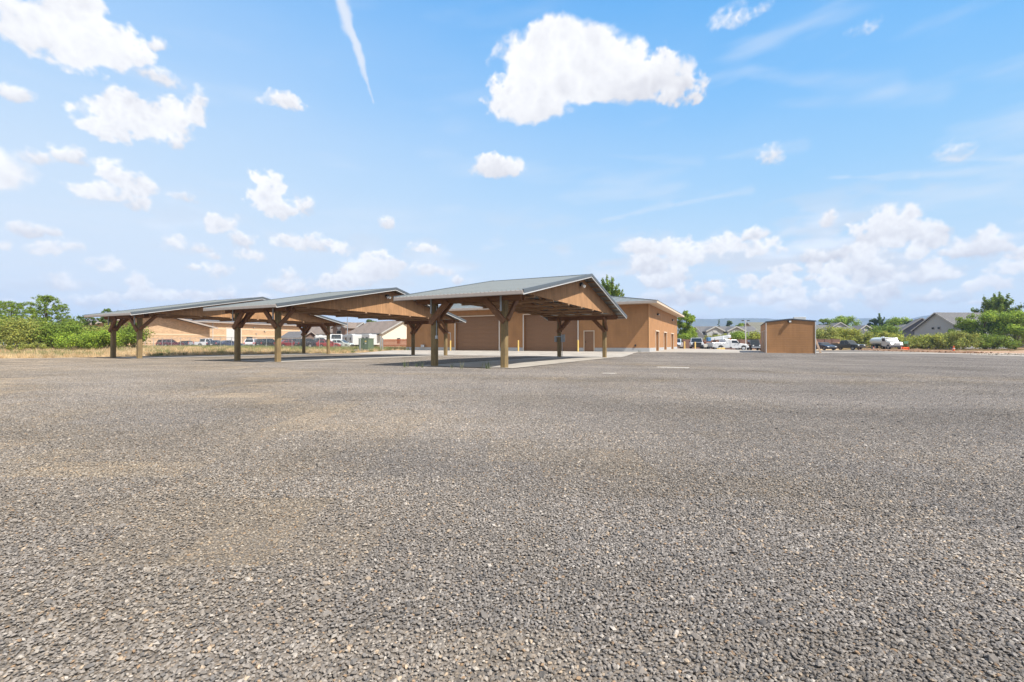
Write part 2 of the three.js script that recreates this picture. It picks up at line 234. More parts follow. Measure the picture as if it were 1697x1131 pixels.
// wood: long grain with knots and weather stains; uv runs along the timber in x
const grain = (base, dark, seed) => (u, v) => {
  const w = tfbm(u * 4, v * 4, 4, seed), s = tfbm(u * 4, v * 64 + w * 6, 64, seed + 3, 3), st = tfbm(u * 10, v * 10, 10, seed + 9), k = Math.min(1, Math.max(0, .25 + .75 * s + .5 * (st - .5)));
  return base.map((c, i) => mix(dark[i], c, k));
};
const woodRed = tex(256, [2, 2], grain([.28, .135, .062], [.09, .042, .02], 3)), woodPost = tex(256, [2, 2], grain([.285, .195, .085], [.09, .066, .032], 7)), woodPale = tex(256, [2, 2], grain([.46, .285, .165], [.24, .135, .075], 12));
const M = {
  beam: std({ map: woodRed }), truss: std({ map: woodPale }),
  post: std({ map: (() => { const t = woodPost.clone(); t.rotation = Math.PI / 2; return t; })() }),
  gable: std({ map: tex(512, [2.44, 2.44], (u, v) => { const g = (u * 12) % 1, groove = g < .06 || (g > .5 && g < .53) ? .62 : 1, s = tfbm(u * 90, v * 3, 90, 5, 3), w = tfbm(u * 6, v * 3, 6, 8); const k = groove * (.62 + .5 * s) * (.75 + .5 * w); return [.44 * k, .235 * k, .107 * k]; }), bumpMap: tex(256, [2.44, 2.44], (u) => { const g = (u * 12) % 1; return g < .07 ? 0 : 1; }, false), bumpScale: .008 }),
  wall: std({ map: tex(256, 4, (u, v) => { const k = .74 + .26 * tfbm(u * 6, v * 6, 6, 21, 5) + .24 * tfbm(u * 24, v * 2, 24, 22, 4); return [.36 * k, .181 * k, .074 * k]; }), bumpMap: tex(256, [1, 1], (u, v) => { const t = (v * 5) % 1; return .85 * t + .15 * tfbm(u * 40, v * 40, 40, 4, 2); }, false), bumpScale: .005, roughness: .8 }),
  door: std({ map: tex(256, 2, (u, v) => { const k = .9 + .2 * tfbm(u * 5, v * 12, 12, 31, 4); return [.225 * k, .118 * k, .058 * k]; }), bumpMap: tex(128, [.53, .53], (u, v) => ((v * 4) % 1 < .14 ? 0 : 1), false), bumpScale: .003, roughness: .6 }),
  trim: std({ color: lin(.62, .56, .49), roughness: .6 }), cream: std({ color: lin(.60, .48, .36), roughness: .6 }), white: std({ color: lin(.52, .52, .51), roughness: .5 }),
  wallTrim: std({ color: lin(.62, .34, .15), roughness: .7 }),
  fascia: std({ map: tex(128, 1.5, (u, v) => { const k = .85 + .3 * tfbm(u * 5, v * 5, 5, 61, 4); return [.36 * k, .305 * k, .265 * k]; }), roughness: .5 }),
  metalRoof: std({ map: tex(256, 3, (u, v) => { const k = .86 + .28 * tfbm(u * 4, v * 4, 4, 41, 5); return [.205 * k, .21 * k, .19 * k]; }), roughness: .42, metalness: .35 }),
  flash: std({ color: lin(.13, .15, .165), roughness: .45, metalness: .4 }), steel: std({ color: lin(.42, .43, .44), roughness: .4, metalness: .7 }), galv: std({ color: lin(.34, .35, .35), roughness: .5, metalness: .4 }),
  concrete: std({ map: tex(512, 6, (u, v) => { const k = .58 + .40 * tfbm(u * 8, v * 8, 8, 51, 6), f = tnoise(u * 256, v * 256, 256, 6), s = S(.62, .75, tfbm(u * 4, v * 4, 4, 77, 5)) * .22; return [(.43 * k + .04 * f) * (1 - s), (.385 * k + .04 * f) * (1 - s), (.325 * k + .04 * f) * (1 - s)]; }), roughness: .9 }),
  base: std({ map: tex(128, 2, grey(.32, .45, 6, 15)), roughness: .9 }),
  yellow: std({ color: lin(.66, .46, .14), roughness: .55 }), black: std({ color: lin(.018, .018, .02), roughness: .6 }), rubber: std({ color: lin(.022, .022, .023), roughness: .9 }),
  lens: std({ color: lin(.75, .75, .72), roughness: .15 }), glass: new THREE.MeshPhysicalMaterial({ color: lin(.02, .026, .03), roughness: .06, metalness: 0, side: THREE.DoubleSide }),
  orange: std({ color: lin(.75, .12, .03), roughness: .6 }), red: std({ color: lin(.45, .02, .02), roughness: .3 }), green: std({ color: lin(.115, .155, .105), roughness: .55 }), chrome: std({ color: lin(.6, .6, .62), roughness: .2, metalness: .9 }),
  bark: std({ map: tex(128, .8, (u, v) => { const k = .5 + tfbm(u * 24, v * 5, 24, 71, 4); return [.085 * k, .062 * k, .042 * k]; }) }),
};

// ------------------------------------------------------------------ the ground
function sheet(name, corners, nu, nv, off, mat, rag = 0, tint, ease = 1) {            // a quad patch laid on the land; corners [x, z] counter-clockwise from near left
  const [a, b, c, d] = corners, pos = [], uv = [], col = [], idx = [];
  for (let j = 0; j <= nv; j++) for (let i = 0; i <= nu; i++) {
    const s = i / nu, t = Math.pow(j / nv, ease);
    let x = mix(mix(a[0], b[0], s), mix(d[0], c[0], s), t), z = mix(mix(a[1], b[1], s), mix(d[1], c[1], s), t);
    if (rag && (i === 0 || j === 0 || i === nu || j === nv)) { x += rag * fbm(x * .35, z * .35, 3, 3); z += rag * fbm(x * .35 + 50, z * .35, 8, 3); }
    pos.push(x, ground(x, z) + off, z); uv.push(x, z); if (tint) col.push(...tint(x, z));
    if (i < nu && j < nv) { const k = j * (nu + 1) + i; idx.push(k, k + 1, k + nu + 2, k, k + nu + 2, k + nu + 1); }
  }
  const g = new THREE.BufferGeometry(); g.setAttribute('position', new THREE.Float32BufferAttribute(pos, 3)); g.setAttribute('uv', new THREE.Float32BufferAttribute(uv, 2));
  if (tint) g.setAttribute('color', new THREE.Float32BufferAttribute(col, 3)); g.setIndex(idx); g.computeVertexNormals(); return structure(name, g, mat);
}
const lanes = [[[-16, -14], [-7.2, -6.6], [-3.9, -4.2], [-1.5, -2.8], [-.4, -2.0], [.2, -1.2], [.8, 2]], [[-9, -17], [-6.6, -10.4], [-3.2, -7.2], [.6, -4.6], [2.6, -2.6], [3.6, 1]], [[-14, -22], [-2, -15.5], [9, -13], [24, -14]], [[4, -30], [10, -18], [21, -11], [30, -2]]];   // worn wheel lanes
const worn = (x, z) => { let m = 0; for (const l of lanes) for (let i = 0; i < l.length - 1; i++) { const [ax, az] = l[i], [bx, bz] = l[i + 1], wx = bx - ax, wz = bz - az, h = Math.min(1, Math.max(0, ((x - ax) * wx + (z - az) * wz) / (wx * wx + wz * wz))), d = Math.hypot(x - ax - wx * h, z - az - wz * h); m = Math.max(m, Math.exp(-d * d / (.35 + .05 * Math.abs(z)))); } return m * S(-.35, .3, fbm(x * .8, z * .8, 40, 3)); };
const dusty = (x, z) => Math.min(1, Math.max(0, S(-.5, .9, .55 * fbm(x * .21 + 3, z * .16, 9, 4) + .5 * fbm(x * .9, z * .8, 19, 3) - .02 * x - .08 + .008 * Math.max(0, -z - 8)) + .62 * worn(x, z)));     // 0 clean grey stone .. 1 dusty tan fines
const tintAt = (x, z) => { const k = dusty(x, z), n = 1.03 + .42 * fbm(x * .33, z * .25, 4, 3) + .46 * fbm(x * .07 + z * .05, z * .42 - x * .12, 21, 3); return [mix(1.0, 1.07, k) * n, mix(.98, .98, k) * n, mix(.96, .82, k) * n]; };
{
  // the open land out to the hills
  const straw = tex(512, 9, (u, v) => { const a = tfbm(u * 8, v * 8, 8, 91, 6), b = tfbm(u * 60, v * 60, 60, 92, 3), k = .6 + .8 * b; return [mix(.32, .50, a) * k, mix(.235, .335, a) * k, mix(.13, .18, a) * k]; });
  const n = 120, pos = [], uv = [], idx = [];
  const sp = (t) => Math.sign(t) * (Math.abs(t) * 160 + Math.pow(Math.abs(t), 5) * 2900);
  for (let j = 0; j <= n; j++) for (let i = 0; i <= n; i++) { const x = sp(2 * i / n - 1), z = sp(2 * j / n - 1); pos.push(x, ground(x, z) - .07, z); uv.push(x, z); if (i < n && j < n) { const k = j * (n + 1) + i; idx.push(k, k + n + 2, k + 1, k, k + n + 1, k + n + 2); } }
  const g = new THREE.BufferGeometry(); g.setAttribute('position', new THREE.Float32BufferAttribute(pos, 3)); g.setAttribute('uv', new THREE.Float32BufferAttribute(uv, 2)); g.setIndex(idx); g.computeVertexNormals();
  structure('ground', g, std({ map: straw, roughness: 1 }));

  const fines = tex(512, 1.6, (u, v) => { const a = tfbm(u * 40, v * 40, 40, 95, 3), b = tnoise(u * 170, v * 170, 170, 96), k = .45 + .55 * a + .5 * (b - .3); return [.182 * k, .160 * k, .140 * k]; });
  const rough = tex(512, 1.6, (u, v) => tfbm(u * 60, v * 60, 60, 97, 3), false);
  const lot = std({ map: fines, bumpMap: rough, bumpScale: .02, vertexColors: true, roughness: 1 });
  sheet('gravel_lot', [[-60, 22], [75, 22], [51, -40], [-47, -33]], 120, 60, 0, lot, .8, tintAt);
  sheet('gravel_lot', [[-38, -34.5], [51, -39.2], [72, -90], [-10, -64]], 90, 60, -.012, lot, .8, tintAt);
  const dirt = tex(512, 12, (u, v) => { const a = tfbm(u * 7, v * 7, 7, 101, 6), b = tfbm(u * 70, v * 70, 70, 102, 3), k = .62 + .7 * b; return [mix(.25, .46, a) * k, mix(.155, .29, a) * k, mix(.095, .175, a) * k]; });
  sheet('dirt_field', [[49, -36], [150, -26], [230, -150], [86, -126]], 70, 60, .012, std({ map: dirt, roughness: 1 }), 2.2);
  // a pale band of rolled crushed rock along the dirt
  const pale = tex(256, 5, (u, v) => { const k = .7 + .35 * tfbm(u * 12, v * 12, 12, 105, 5) + .3 * tnoise(u * 120, v * 120, 120, 106); return [.30 * k, .265 * k, .225 * k]; });
  sheet('crushed_rock_track', [[43.5, -36], [49.6, -37], [73.5, -95], [66, -90]], 20, 60, .004, std({ map: pale, roughness: 1 }), 1.6);

  // concrete: the apron before the hall, the drive past its side, a slab under each carport
  const slab = (name, v0, v1, u0, u1, off, nv = 10, nu = 16) => sheet(name, [[yardX(v0, u0), yardZ(v0, u0)], [yardX(v1, u0), yardZ(v1, u0)], [yardX(v1, u1), yardZ(v1, u1)], [yardX(v0, u1), yardZ(v0, u1)]], nv, nu, off, M.concrete);
  slab('concrete_apron', -30, .9, 19.6, 29.4, .02, 30, 14);
  slab('concrete_drive', 1.0, 13.5, 27.3, 56, .024, 14, 30);
  slab('concrete_drive', 13.6, 46, 49.5, 56, .02, 24, 6);
  for (const L of [0, 15.5, 31.2]) slab('carport_slab', -4.7 - L, .62 - L, -.35, 18.9, .035);
  const lidMat = std({ map: tex(128, .9, (u, v) => { const k = .7 + .6 * tfbm(u * 10, v * 10, 10, 107, 5); return [.38 * k, .345 * k, .30 * k]; }) });
  for (const [px, d, w, l] of [[1115, 21.6, 1.45, .8], [1010, 17.2, .5, .4]]) { // flush utility lids in the gravel
    const m = part(numbered('utility_lid'), box(w, .05, l, .01), lidMat, scene); m.position.copy(at(px, d)).y += -.012; m.rotation.y = -TH; tag(m, d > 20 ? 'wide pale concrete utility lid lying flush in the open gravel' : 'small pale concrete utility lid lying flush in the open gravel', 'utility lid');
  }
}
{ // crushed stone as real stones: half-metre squares of about 1,900 stones each, laid turned and tinted over the lot
  const R = rng(5), lotEdge = [[-47, -33], [-38, -36], [-30, -43], [-24, -52], [52, -60], [52, -40], [75, 22], [-60, 22]];
  const inside = (x, z) => { let c = false; for (let i = 0, j = lotEdge.length - 1; i < lotEdge.length; j = i++) { const [xi, zi] = lotEdge[i], [xj, zj] = lotEdge[j]; if ((zi > z) !== (zj > z) && x < (xj - xi) * (z - zi) / (zj - zi) + xi) c = !c; } return c; };
  const shapes = []; for (let k = 0; k < 14; k++) { const g = new THREE.OctahedronGeometry(.5, k % 5 ? 0 : 1), p = g.attributes.position, seen = {}; for (let i = 0; i < p.count; i++) { const key = [p.getX(i), p.getY(i), p.getZ(i)].map((q) => q.toFixed(3)).join(); const f = seen[key] ??= [.7 + .6 * R(), .6 + .6 * R(), .7 + .6 * R()]; p.setXYZ(i, p.getX(i) * f[0] * 1.15, p.getY(i) * f[1] * .62, p.getZ(i) * f[2] * .95); } shapes.push(Array.from(p.array)); }
  function square(dust) {
    const pos = [], col = [], q = new THREE.Quaternion(), e = new THREE.Euler(), v = V3(0, 0, 0), N = 46;
    for (let j = 0; j < N; j++) for (let i = 0; i < N; i++) {
      const dusty1 = R() < dust; if (dusty1 && R() < .3) continue;
      const x = ((i + R() * 1.3 - .15) / N - .5) * .5, z = ((j + R() * 1.3 - .15) / N - .5) * .5, big = R(), s = (dusty1 ? .0055 + .008 * R() : .0072 + .0074 * R()) + (big > .94 ? .008 * R() : 0) + (big > .996 ? .010 : 0), sh = shapes[Math.floor(R() * shapes.length)];
      e.set((R() - .5) * .9, R() * 6.283, (R() - .5) * .9); q.setFromEuler(e);
      const t = R(), l = (.112 + .14 * R() * R() + .05 * R()) * (1 + .22 * dust), f = .72 + .5 * R(); let c = [l * 1.06, l * .97, l * .90];
      if (t > .96) c = [.34 * f, .275 * f, .21 * f]; else if (t > .935) c = [.25 * f, .175 * f, .115 * f]; else if (t > .88) c = [.33 * f, .305 * f, .28 * f]; else if (dusty1 && t > .4) c = [.215 * f, .185 * f, .158 * f]; else if (t < .12 - .07 * dust) c = [l * .6, l * .57, l * .56];
      const y = s * (dusty1 ? .03 : .16) + (dusty1 ? 0 : .007 * R());
      for (let k = 0; k < sh.length; k += 3) { v.set(sh[k] * s * 1.25, sh[k + 1] * s * 1.25, sh[k + 2] * s * 1.25).applyQuaternion(q); pos.push(v.x + x, v.y + y, v.z + z); col.push(...c); }
    }
    const g = new THREE.BufferGeometry(); g.setAttribute('position', new THREE.Float32BufferAttribute(pos, 3)); g.setAttribute('color', new THREE.Float32BufferAttribute(col, 3)); g.computeVertexNormals(); return g;
  }
  const kinds = [0, 0, .125, .125, .25, .25, .375, .375, .5, .5, .625, .625, .75, .75, .875, .875, 1, 1].map((d) => ({ geo: square(d), d, list: [] }));
  for (let z = 3; z > -47; z -= .5) for (let x = -64; x <= 64; x += .5) {
    const d = -z; if (Math.abs(x) > 1.22 * Math.max(d, 0) + 4 || !inside(x, z)) continue;
    const u = toU(x, z), v = toV(x, z); if (u > -.2 && u < 18.6 && [0, 15.5, 31.2].some((L) => v > -4.4 - L && v < .3 - L)) continue;   // the slabs
    if (u > 20 && v < .4 && v > -29) continue; if (u > 27.6 && v > 1) continue;
    const pick = 2 * Math.round(8 * Math.min(1, Math.max(0, dusty(x, z) + (R() - .5) * .32))) + (R() < .5 ? 0 : 1);
    kinds[pick].list.push([x, z, Math.floor(R() * 4)]);
  }
  const mat = std({ vertexColors: true, roughness: .95, flatShading: true }), m4 = new THREE.Matrix4(), up = V3(0, 1, 0), nrm = V3(0, 0, 0), q = new THREE.Quaternion(), q2 = new THREE.Quaternion(), c = new THREE.Color();
  for (const k of kinds) {
    const im = new THREE.InstancedMesh(k.geo, mat, k.list.length);
    k.list.forEach(([x, z, t], i) => {
      nrm.set(ground(x - .3, z) - ground(x + .3, z), .6, ground(x, z - .3) - ground(x, z + .3)).normalize();
      q.setFromUnitVectors(up, nrm).multiply(q2.setFromAxisAngle(up, t * Math.PI / 2));
      im.setMatrixAt(i, m4.compose(V3(x, ground(x, z) + .002, z), q, V3(1, 1, 1)));
      const tn = tintAt(x, z); im.setColorAt(i, c.setRGB(...tn));
    });
    stuff(im, 'crushed_stone', k.d === 0 ? 'clean grey crushed stone spread over the lot' : k.d < .6 ? 'grey crushed stone partly filled with tan fines' : 'dusty tan crushed stone bedded in fines', 'gravel'); scene.add(im);
  }
}
{ // far hills: long flat-topped ridges
  const ridge = (name, dist, x0, x1, tops, seed) => {
    const n = 160, m = 10, pos = [], idx = [], uv = [];
    for (let i = 0; i <= n; i++) { const px = mix(x0, x1, i / n); let k = 0; while (k < tops.length - 2 && tops[k + 1][0] < px) k++; const t = Math.min(1, Math.max(0, (px - tops[k][0]) / (tops[k + 1][0] - tops[k][0]))), top = rowY(mix(tops[k][1], tops[k + 1][1], t * t * (3 - 2 * t)) + 1.2 * fbm(px * .03, seed, 2, 4), dist);
      for (let j = 0; j <= m; j++) { const h = j / m, d = dist * (1 - .22 * (1 - h) + .03 * fbm(px * .05, h * 3, seed, 3)); const p = at(px, d, 0); pos.push(p.x, -2 + (top + 2) * Math.pow(h, 1.25) * (1 + .05 * fbm(px * .08, h * 4, seed + 3, 3) * (1 - h)), p.z); uv.push(p.x, h * 400); if (i < n && j < m) { const q = i * (m + 1) + j; idx.push(q, q + m + 1, q + 1, q + 1, q + m + 1, q + m + 2); } } }
    const g = new THREE.BufferGeometry(); g.setAttribute('position', new THREE.Float32BufferAttribute(pos, 3)); g.setAttribute('uv', new THREE.Float32BufferAttribute(uv, 2)); g.setIndex(idx); g.computeVertexNormals();
    structure(name, g, std({ map: hillTex, roughness: 1 }));
  };
  const hillTex = tex(256, 360, (u, v) => { const k = .7 + .6 * tfbm(u * 8, v * 8, 8, 111, 5); return [.10 * k, .10 * k, .07 * k]; });
  ridge('hills', 2700, 1000, 1900, [[1000, 548], [1110, 531], [1160, 529], [1230, 527.5], [1300, 529], [1350, 531.5], [1420, 527.5], [1500, 529], [1540, 523], [1600, 521.5], [1700, 523], [1900, 540]], 5);
  ridge('hills', 2100, 1060, 1800, [[1060, 560], [1130, 544], [1200, 540], [1300, 543], [1400, 541], [1480, 546], [1600, 542], [1800, 552]], 9);
}

// ------------------------------------------------------------------ carports
function makeCarport() {
  const o = thing('carport', '', 'carport', null, -TH, 'open timber carports in a row on the lot');
  const X = 1.95, Z = 8.95, TOPY = 5.44, SL = .203, roofY = (z) => TOPY - SL * Math.abs(z), BT = 3.42, RX = 3.45, RZ = 10.1;
  const postG = metric(new THREE.CylinderGeometry(.205, .205, 3.42, 8, 1).rotateY(Math.PI / 8)); // square post with eased arrises
  { const p = postG.attributes.position; for (let i = 0; i < p.count; i++) { const x = p.getX(i), z = p.getZ(i); const k = .15; p.setXYZ(i, Math.max(-k, Math.min(k, x * 1.3)), p.getY(i), Math.max(-k, Math.min(k, z * 1.3))); } postG.computeVertexNormals(); metric(postG); }
  for (const sx of [-1, 1]) for (const sz of [-1, 1]) {
    const p = part('post', postG, M.post, o, sx * X, 1.71, sz * Z);
    // knee braces: one along the beam, one towards the middle of the span, lapped on the post's faces
    const zf = sz > 0 ? Z + .215 : -Z + .215;
    part('brace', bar(V3(sx * (X + .1), 2.1, zf), V3(sx * (X - .9), 3.14, zf), .12, .27), M.beam, o);
    if (sx < 0) part('brace', bar(V3(sx * (X + .02), 2.2, sz * Z - .215), V3(sx * (X - .86), 3.14, sz * Z - .215), .12, .25), M.beam, o);
    part('brace', bar(V3(sx * X + .21, 2.2, sz * (Z + .06)), V3(sx * X + .21, 3.3, sz * (Z - 1.0)), .11, .24), M.beam, o);
    if (sz > 0) { part('downspout', box(.085, .72, .07, .015), M.galv, o, sx * X + (sx < 0 ? .02 : -.02), 2.93, Z + .32); }
    void p;
  }
  for (const sz of [-1, 1]) for (const off of [-.19, .19]) part('beam', bar(V3(-X - .95, 3.245, sz * Z + off), V3(X + .95, 3.245, sz * Z + off), .08, .35), M.beam, o);
  // trusses across the span
  const tx = [-2.78, -1.39, 0, 1.39, 2.78];
  tx.forEach((x) => {
    const t = new THREE.Group(); t.name = 'truss'; o.add(t); t.position.x = x;
    part('bottom_chord', bar(V3(0, BT + .07, -Z - .3), V3(0, BT + .07, Z + .3), .045, .14), M.truss, t);
    const ty = (z) => roofY(z) - .155;
    for (const s of [-1, 1]) {
      part('top_chord', bar(V3(0, ty(0), 0), V3(0, ty(RZ - .12), s * (RZ - .12)), .045, .14), M.beam, t);
      for (const [a, b] of [[3, 1.4], [3, 4.6], [6.1, 4.6], [6.1, 7.4]]) part('web', bar(V3(0, BT + .13, s * a), V3(0, ty(b) - .05, s * b), .045, .09), M.truss, t);
    }
    part('web', bar(V3(0, BT + .13, 0), V3(0, ty(0) - .06, 0), .045, .09), M.truss, t);
  });
  for (const z of [-7.5, -5, -2.5, 0, 2.5, 5, 7.5]) part('lateral_brace', box(5.7, .09, .14), M.truss, o, 0, BT - .048, z);
  for (const s of [-1, 1]) for (let k = 0; k < 10; k++) { const z = s * (.3 + k * 1.04); part('purlin', moved(box(2 * RX - .12, .04, .09), 0, 0, 0, Math.atan(SL) * s), M.truss, o, 0, roofY(z) - .06, z); }
  // roof: eight ribbed steel sheets each side
  const pw = 2 * RX / 8, prof = []; for (let k = 0; k < 4; k++) { const b = k * pw / 4; prof.push([b, 0], [b + .03, .024], [b + .055, .024], [b + .085, 0]); } prof.push([pw, 0]);
  for (const s of [-1, 1]) {
    const pos = []; const P = (i, z) => [prof[i][0] - pw / 2, prof[i][1] + roofY(z) - .03, s * z];
    for (let i = 0; i < prof.length - 1; i++) for (const [z0, z1] of [[.02, RZ]]) { const q = [P(i, z0), P(i + 1, z0), P(i + 1, z1), P(i, z1)]; pos.push(q); }
    const g = faces(pos); for (let k = 0; k < 8; k++) part('roof_panel', g, M.metalRoof, o, -RX + (k + .5) * pw, 0, 0);
    part('ridge_cap', faces([[[-RX, TOPY + .012, 0], [RX, TOPY + .012, 0], [RX, roofY(.22) + .008, s * .22], [-RX, roofY(.22) + .008, s * .22]]]), M.flash, o);
    const gut = part('gutter', box(2 * RX + .04, .17, .13, .02), M.fascia, o, 0, roofY(RZ) - .125, s * (RZ + .055)); void gut;
    for (const e of [-1, 1]) {
      part('rake_flashing', bar(V3(e * (RX + .03), TOPY - .045, 0), V3(e * (RX + .03), roofY(RZ + .1) - .045, s * (RZ + .1)), .07, .15), M.flash, o);
      part('rake_board', bar(V3(e * (RX + .012), TOPY - .16, 0), V3(e * (RX + .012), roofY(RZ + .1) - .16, s * (RZ + .1)), .04, .10), M.white, o);
    }
  }
  // gable walls of grooved plywood, outlookers behind the rake
  for (const e of [-1, 1]) {
    const zE = (TOPY - .16 - BT) / SL;
    part('gable_wall', prism([[-zE, BT], [zE, BT], [0, TOPY - .155]], .03).rotateY(Math.PI / 2).translate(e * 2.82, 0, 0), M.gable, o);
  }
  const lamp = new THREE.Group(); lamp.name = 'flood_light'; o.add(lamp); lamp.position.set(2.86, 4.72, .35);
  part('housing', box(.16, .24, .26, .03), M.black, lamp, .07, .06, 0); for (const s of [-1, 1]) part('lamp_head', metric(new THREE.CylinderGeometry(.06, .10, .16, 10)).clone().rotateZ(1.1), M.lens, lamp, .19, -.03, s * .12);
  return o;
}
{
  const spots = [[0, 'open timber carport closest to the brown hall, electric boxes on its posts'], [15.5, 'middle one of the three open timber carports'], [31.2, 'open timber carport closest to the green bushes and parked cars']];
  const first = makeCarport(); const place = (L) => yard(-1.95 - L, 8.95, .035);
  spots.forEach(([L, label], i) => { if (i) copyOf(first, place(L), -TH, label); });
  first.position.copy(place(0)); first.userData.label = spots[0][1];
  // electrics on the first carport only
  const cb = thing('electrical_box', 'pair of grey metal electric boxes strapped to the rear carport post', 'electric box', yard(-3.9, 17.9, 0), -TH);
  part('panel_box', box(.34, .62, .16, .02), M.galv, cb, .36, 1.62, .1); part('panel_box', box(.22, .5, .14, .02), M.galv, cb, -.28, 1.55, .1);
  part('conduit', rod(V3(.3, .03, .12), V3(.3, 1.35, .12), .025), M.steel, cb); part('bracket', box(.5, .06, .05), M.steel, cb, .05, 1.75, .185);
  const jb = thing('junction_box', 'small white junction box on thin grey conduit up the carport post', 'junction box', yard(-3.9, 0, 0), -TH);
  part('conduit', rod(V3(.19, 1.5, .1), V3(.19, 3.0, .1), .022), M.galv, jb); part('box', box(.11, .16, .09, .012), M.white, jb, .2, 1.45, .12);
}
// ------------------------------------------------------------------ the brown hall
const sections = (parent, name, w, h, n, mat) => { const s = h / n; for (let k = 0; k < n; k++) part(name, box(w, s - .006, .05, .004), mat, parent, 0, s * (k + .5), 0); };
function eaveLamp(parent, x, y, z, turn) { const g = new THREE.Group(); g.name = 'wall_light'; parent.add(g); g.position.set(x, y, z); g.rotation.y = turn; part('housing', box(.26, .22, .2, .03), M.black, g, 0, .02, .1); part('lens', metric(new THREE.BoxGeometry(.16, .13, .05)), M.lens, g, .05, -.03, .215); }
{
  const y0 = .33, H = 4.88, Wd = 31, Dp = 24.8, o = thing('steel_hall', 'long brown hall with hip roof and two tall roll-up doors', 'building', yard(1.67, 29.1, y0), -TH);
  const rect = (x0, x1, y1, yb = 0) => [[x0, yb], [x1, yb], [x1, y1], [x0, y1]], t = .4;
  const bigDoors = [[-23.35, -17.25, 4.15], [-14.0, -7.55, 4.15]], man = [-6.78, -5.76, 2.17], sides = [[4.2, 6.4], [10.6, 13.0], [17.6, 20.2]];
  const cut = (outer, openings) => { // wall outline that steps round the door openings
    const pts = [[outer[0], .0]]; for (const [a, b, h] of openings) pts.push([a, 0], [a, h], [b, h], [b, 0]); pts.push([outer[1], 0], [outer[1], H], [outer[0], H]); return pts; };
  part('front_wall', prism(cut([-Wd, 0], [...bigDoors, man]), t).translate(0, 0, -t / 2), M.wall, o);
  part('side_wall', prism(cut([-Dp + t + .001, -t - .001], sides.map(([a, b]) => [-b, -a, 2.2]).sort((p, q) => p[0] - q[0])), t).rotateY(-Math.PI / 2).scale(1, 1, 1).translate(-t / 2, 0, 0), M.wall, o);
  part('side_wall', box(t, H, Dp - 2 * t - .004), M.wall, o, -Wd + t / 2, H / 2, -Dp / 2); part('rear_wall', box(Wd, H, t), M.wall, o, -Wd / 2, H / 2, -Dp + t / 2);
  part('floor_slab', box(Wd - .6, .1, Dp - .6), M.base, o, -Wd / 2, -.03, -Dp / 2);
  // pale concrete plinth, stopped at the doors
  const runs = [[-Wd - .05, bigDoors[0][0] - .14], [bigDoors[0][1] + .14, bigDoors[1][0] - .14], [bigDoors[1][1] + .14, man[0] - .1], [man[1] + .1, .04]];
  for (const [a, b] of runs) part('plinth', box(b - a, .48, .06, .01), M.base, o, (a + b) / 2, .16, .034);
  const sr = [[.001, sides[0][0] - .12], [sides[0][1] + .12, sides[1][0] - .12], [sides[1][1] + .12, sides[2][0] - .12], [sides[2][1] + .12, Dp]];
  for (const [a, b] of sr) part('plinth', box(.06, .48, b - a, .01), M.base, o, .034, .16, -(a + b) / 2);
  for (const [a, b, h] of bigDoors) {
    const d = new THREE.Group(); d.name = 'roll_up_door'; o.add(d); d.position.set((a + b) / 2, -.02, -.28); sections(d, 'door_section', b - a + .02, h + .02, 8, M.door);
    for (const x of [a - .06, b + .06]) part('door_jamb', box(.13, h + .1, .07, .01), M.trim, o, x, h / 2 + .03, .038);
    part('door_header', box(b - a + .26, .12, .09, .01), M.cream, o, (a + b) / 2, h + .06, .047);
  }
  { const [a, b, h] = man, d = new THREE.Group(); d.name = 'door'; o.add(d); d.position.set((a + b) / 2, 0, -.06); part('leaf', box(b - a - .02, h - .01, .05), M.door, d, 0, h / 2, 0); part('handle', box(.05, .16, .07, .01), M.black, d, -.38, 1.02, .05);
    for (const x of [a - .045, b + .045]) part('door_frame', box(.09, h + .09, .07, .01), M.cream, o, x, h / 2 + .04, .036); part('door_frame', box(b - a + .19, .09, .075, .01), M.cream, o, (a + b) / 2, h + .046, .039); }
  for (const [a, b] of sides) {
    const d = new THREE.Group(); d.name = 'roll_up_door'; o.add(d); d.position.set(-.32, 0, -(a + b) / 2); d.rotation.y = Math.PI / 2; sections(d, 'door_section', b - a + .02, 2.2, 5, M.door);
    part('door_header', box(.1, .14, b - a + .3, .01), M.cream, o, .052, 2.27, -(a + b) / 2); for (const z of [a - .06, b + .06]) part('door_jamb', box(.07, 2.2, .12, .01), M.cream, o, .037, 1.1, -z);
  }
  part('corner_board', box(.07, H - .42, .07, .01), M.wallTrim, o, .0, H / 2 + .2, .0); part('corner_board', box(.07, H - .42, .07, .01), M.wallTrim, o, .0, H / 2 + .2, -Dp);
  // hip roof
  const ov = .93, ey = H + .24, run = Dp / 2 + ov, ry = ey + .21 * run, x0 = -Wd - ov, x1 = ov, z0 = 1.2, z1 = -Dp - ov, ra = V3(x0 + run, ry, -Dp / 2), rb = V3(x1 - run, ry, -Dp / 2), a = V3(x0, ey, z0), b = V3(x1, ey, z0), c = V3(x1, ey, z1), d = V3(x0, ey, z1);
  part('roof', faces([[a, b, rb, ra]]), M.metalRoof, o); part('roof', faces([[b, c, rb]]), M.metalRoof, o); part('roof', faces([[c, d, ra, rb]]), M.metalRoof, o); part('roof', faces([[d, a, ra]]), M.metalRoof, o);
  for (let k = 0; k < 40; k++) { const x = mix(x0 + .4, x1 - .4, k / 39), m = Math.min(x - x0, x1 - x, run); if (m > .5) part('roof_seam', bar(V3(x, ey + .012, z0), V3(x, ey + .012 + .21 * m, z0 - m), .04, .03), M.metalRoof, o); }
  for (const [p, q] of [[b, rb], [c, rb], [a, ra], [d, ra], [ra, rb]]) part('ridge_cap', bar(p.clone().add(V3(0, .02, 0)), q.clone().add(V3(0, .02, 0)), .3, .035), M.flash, o);
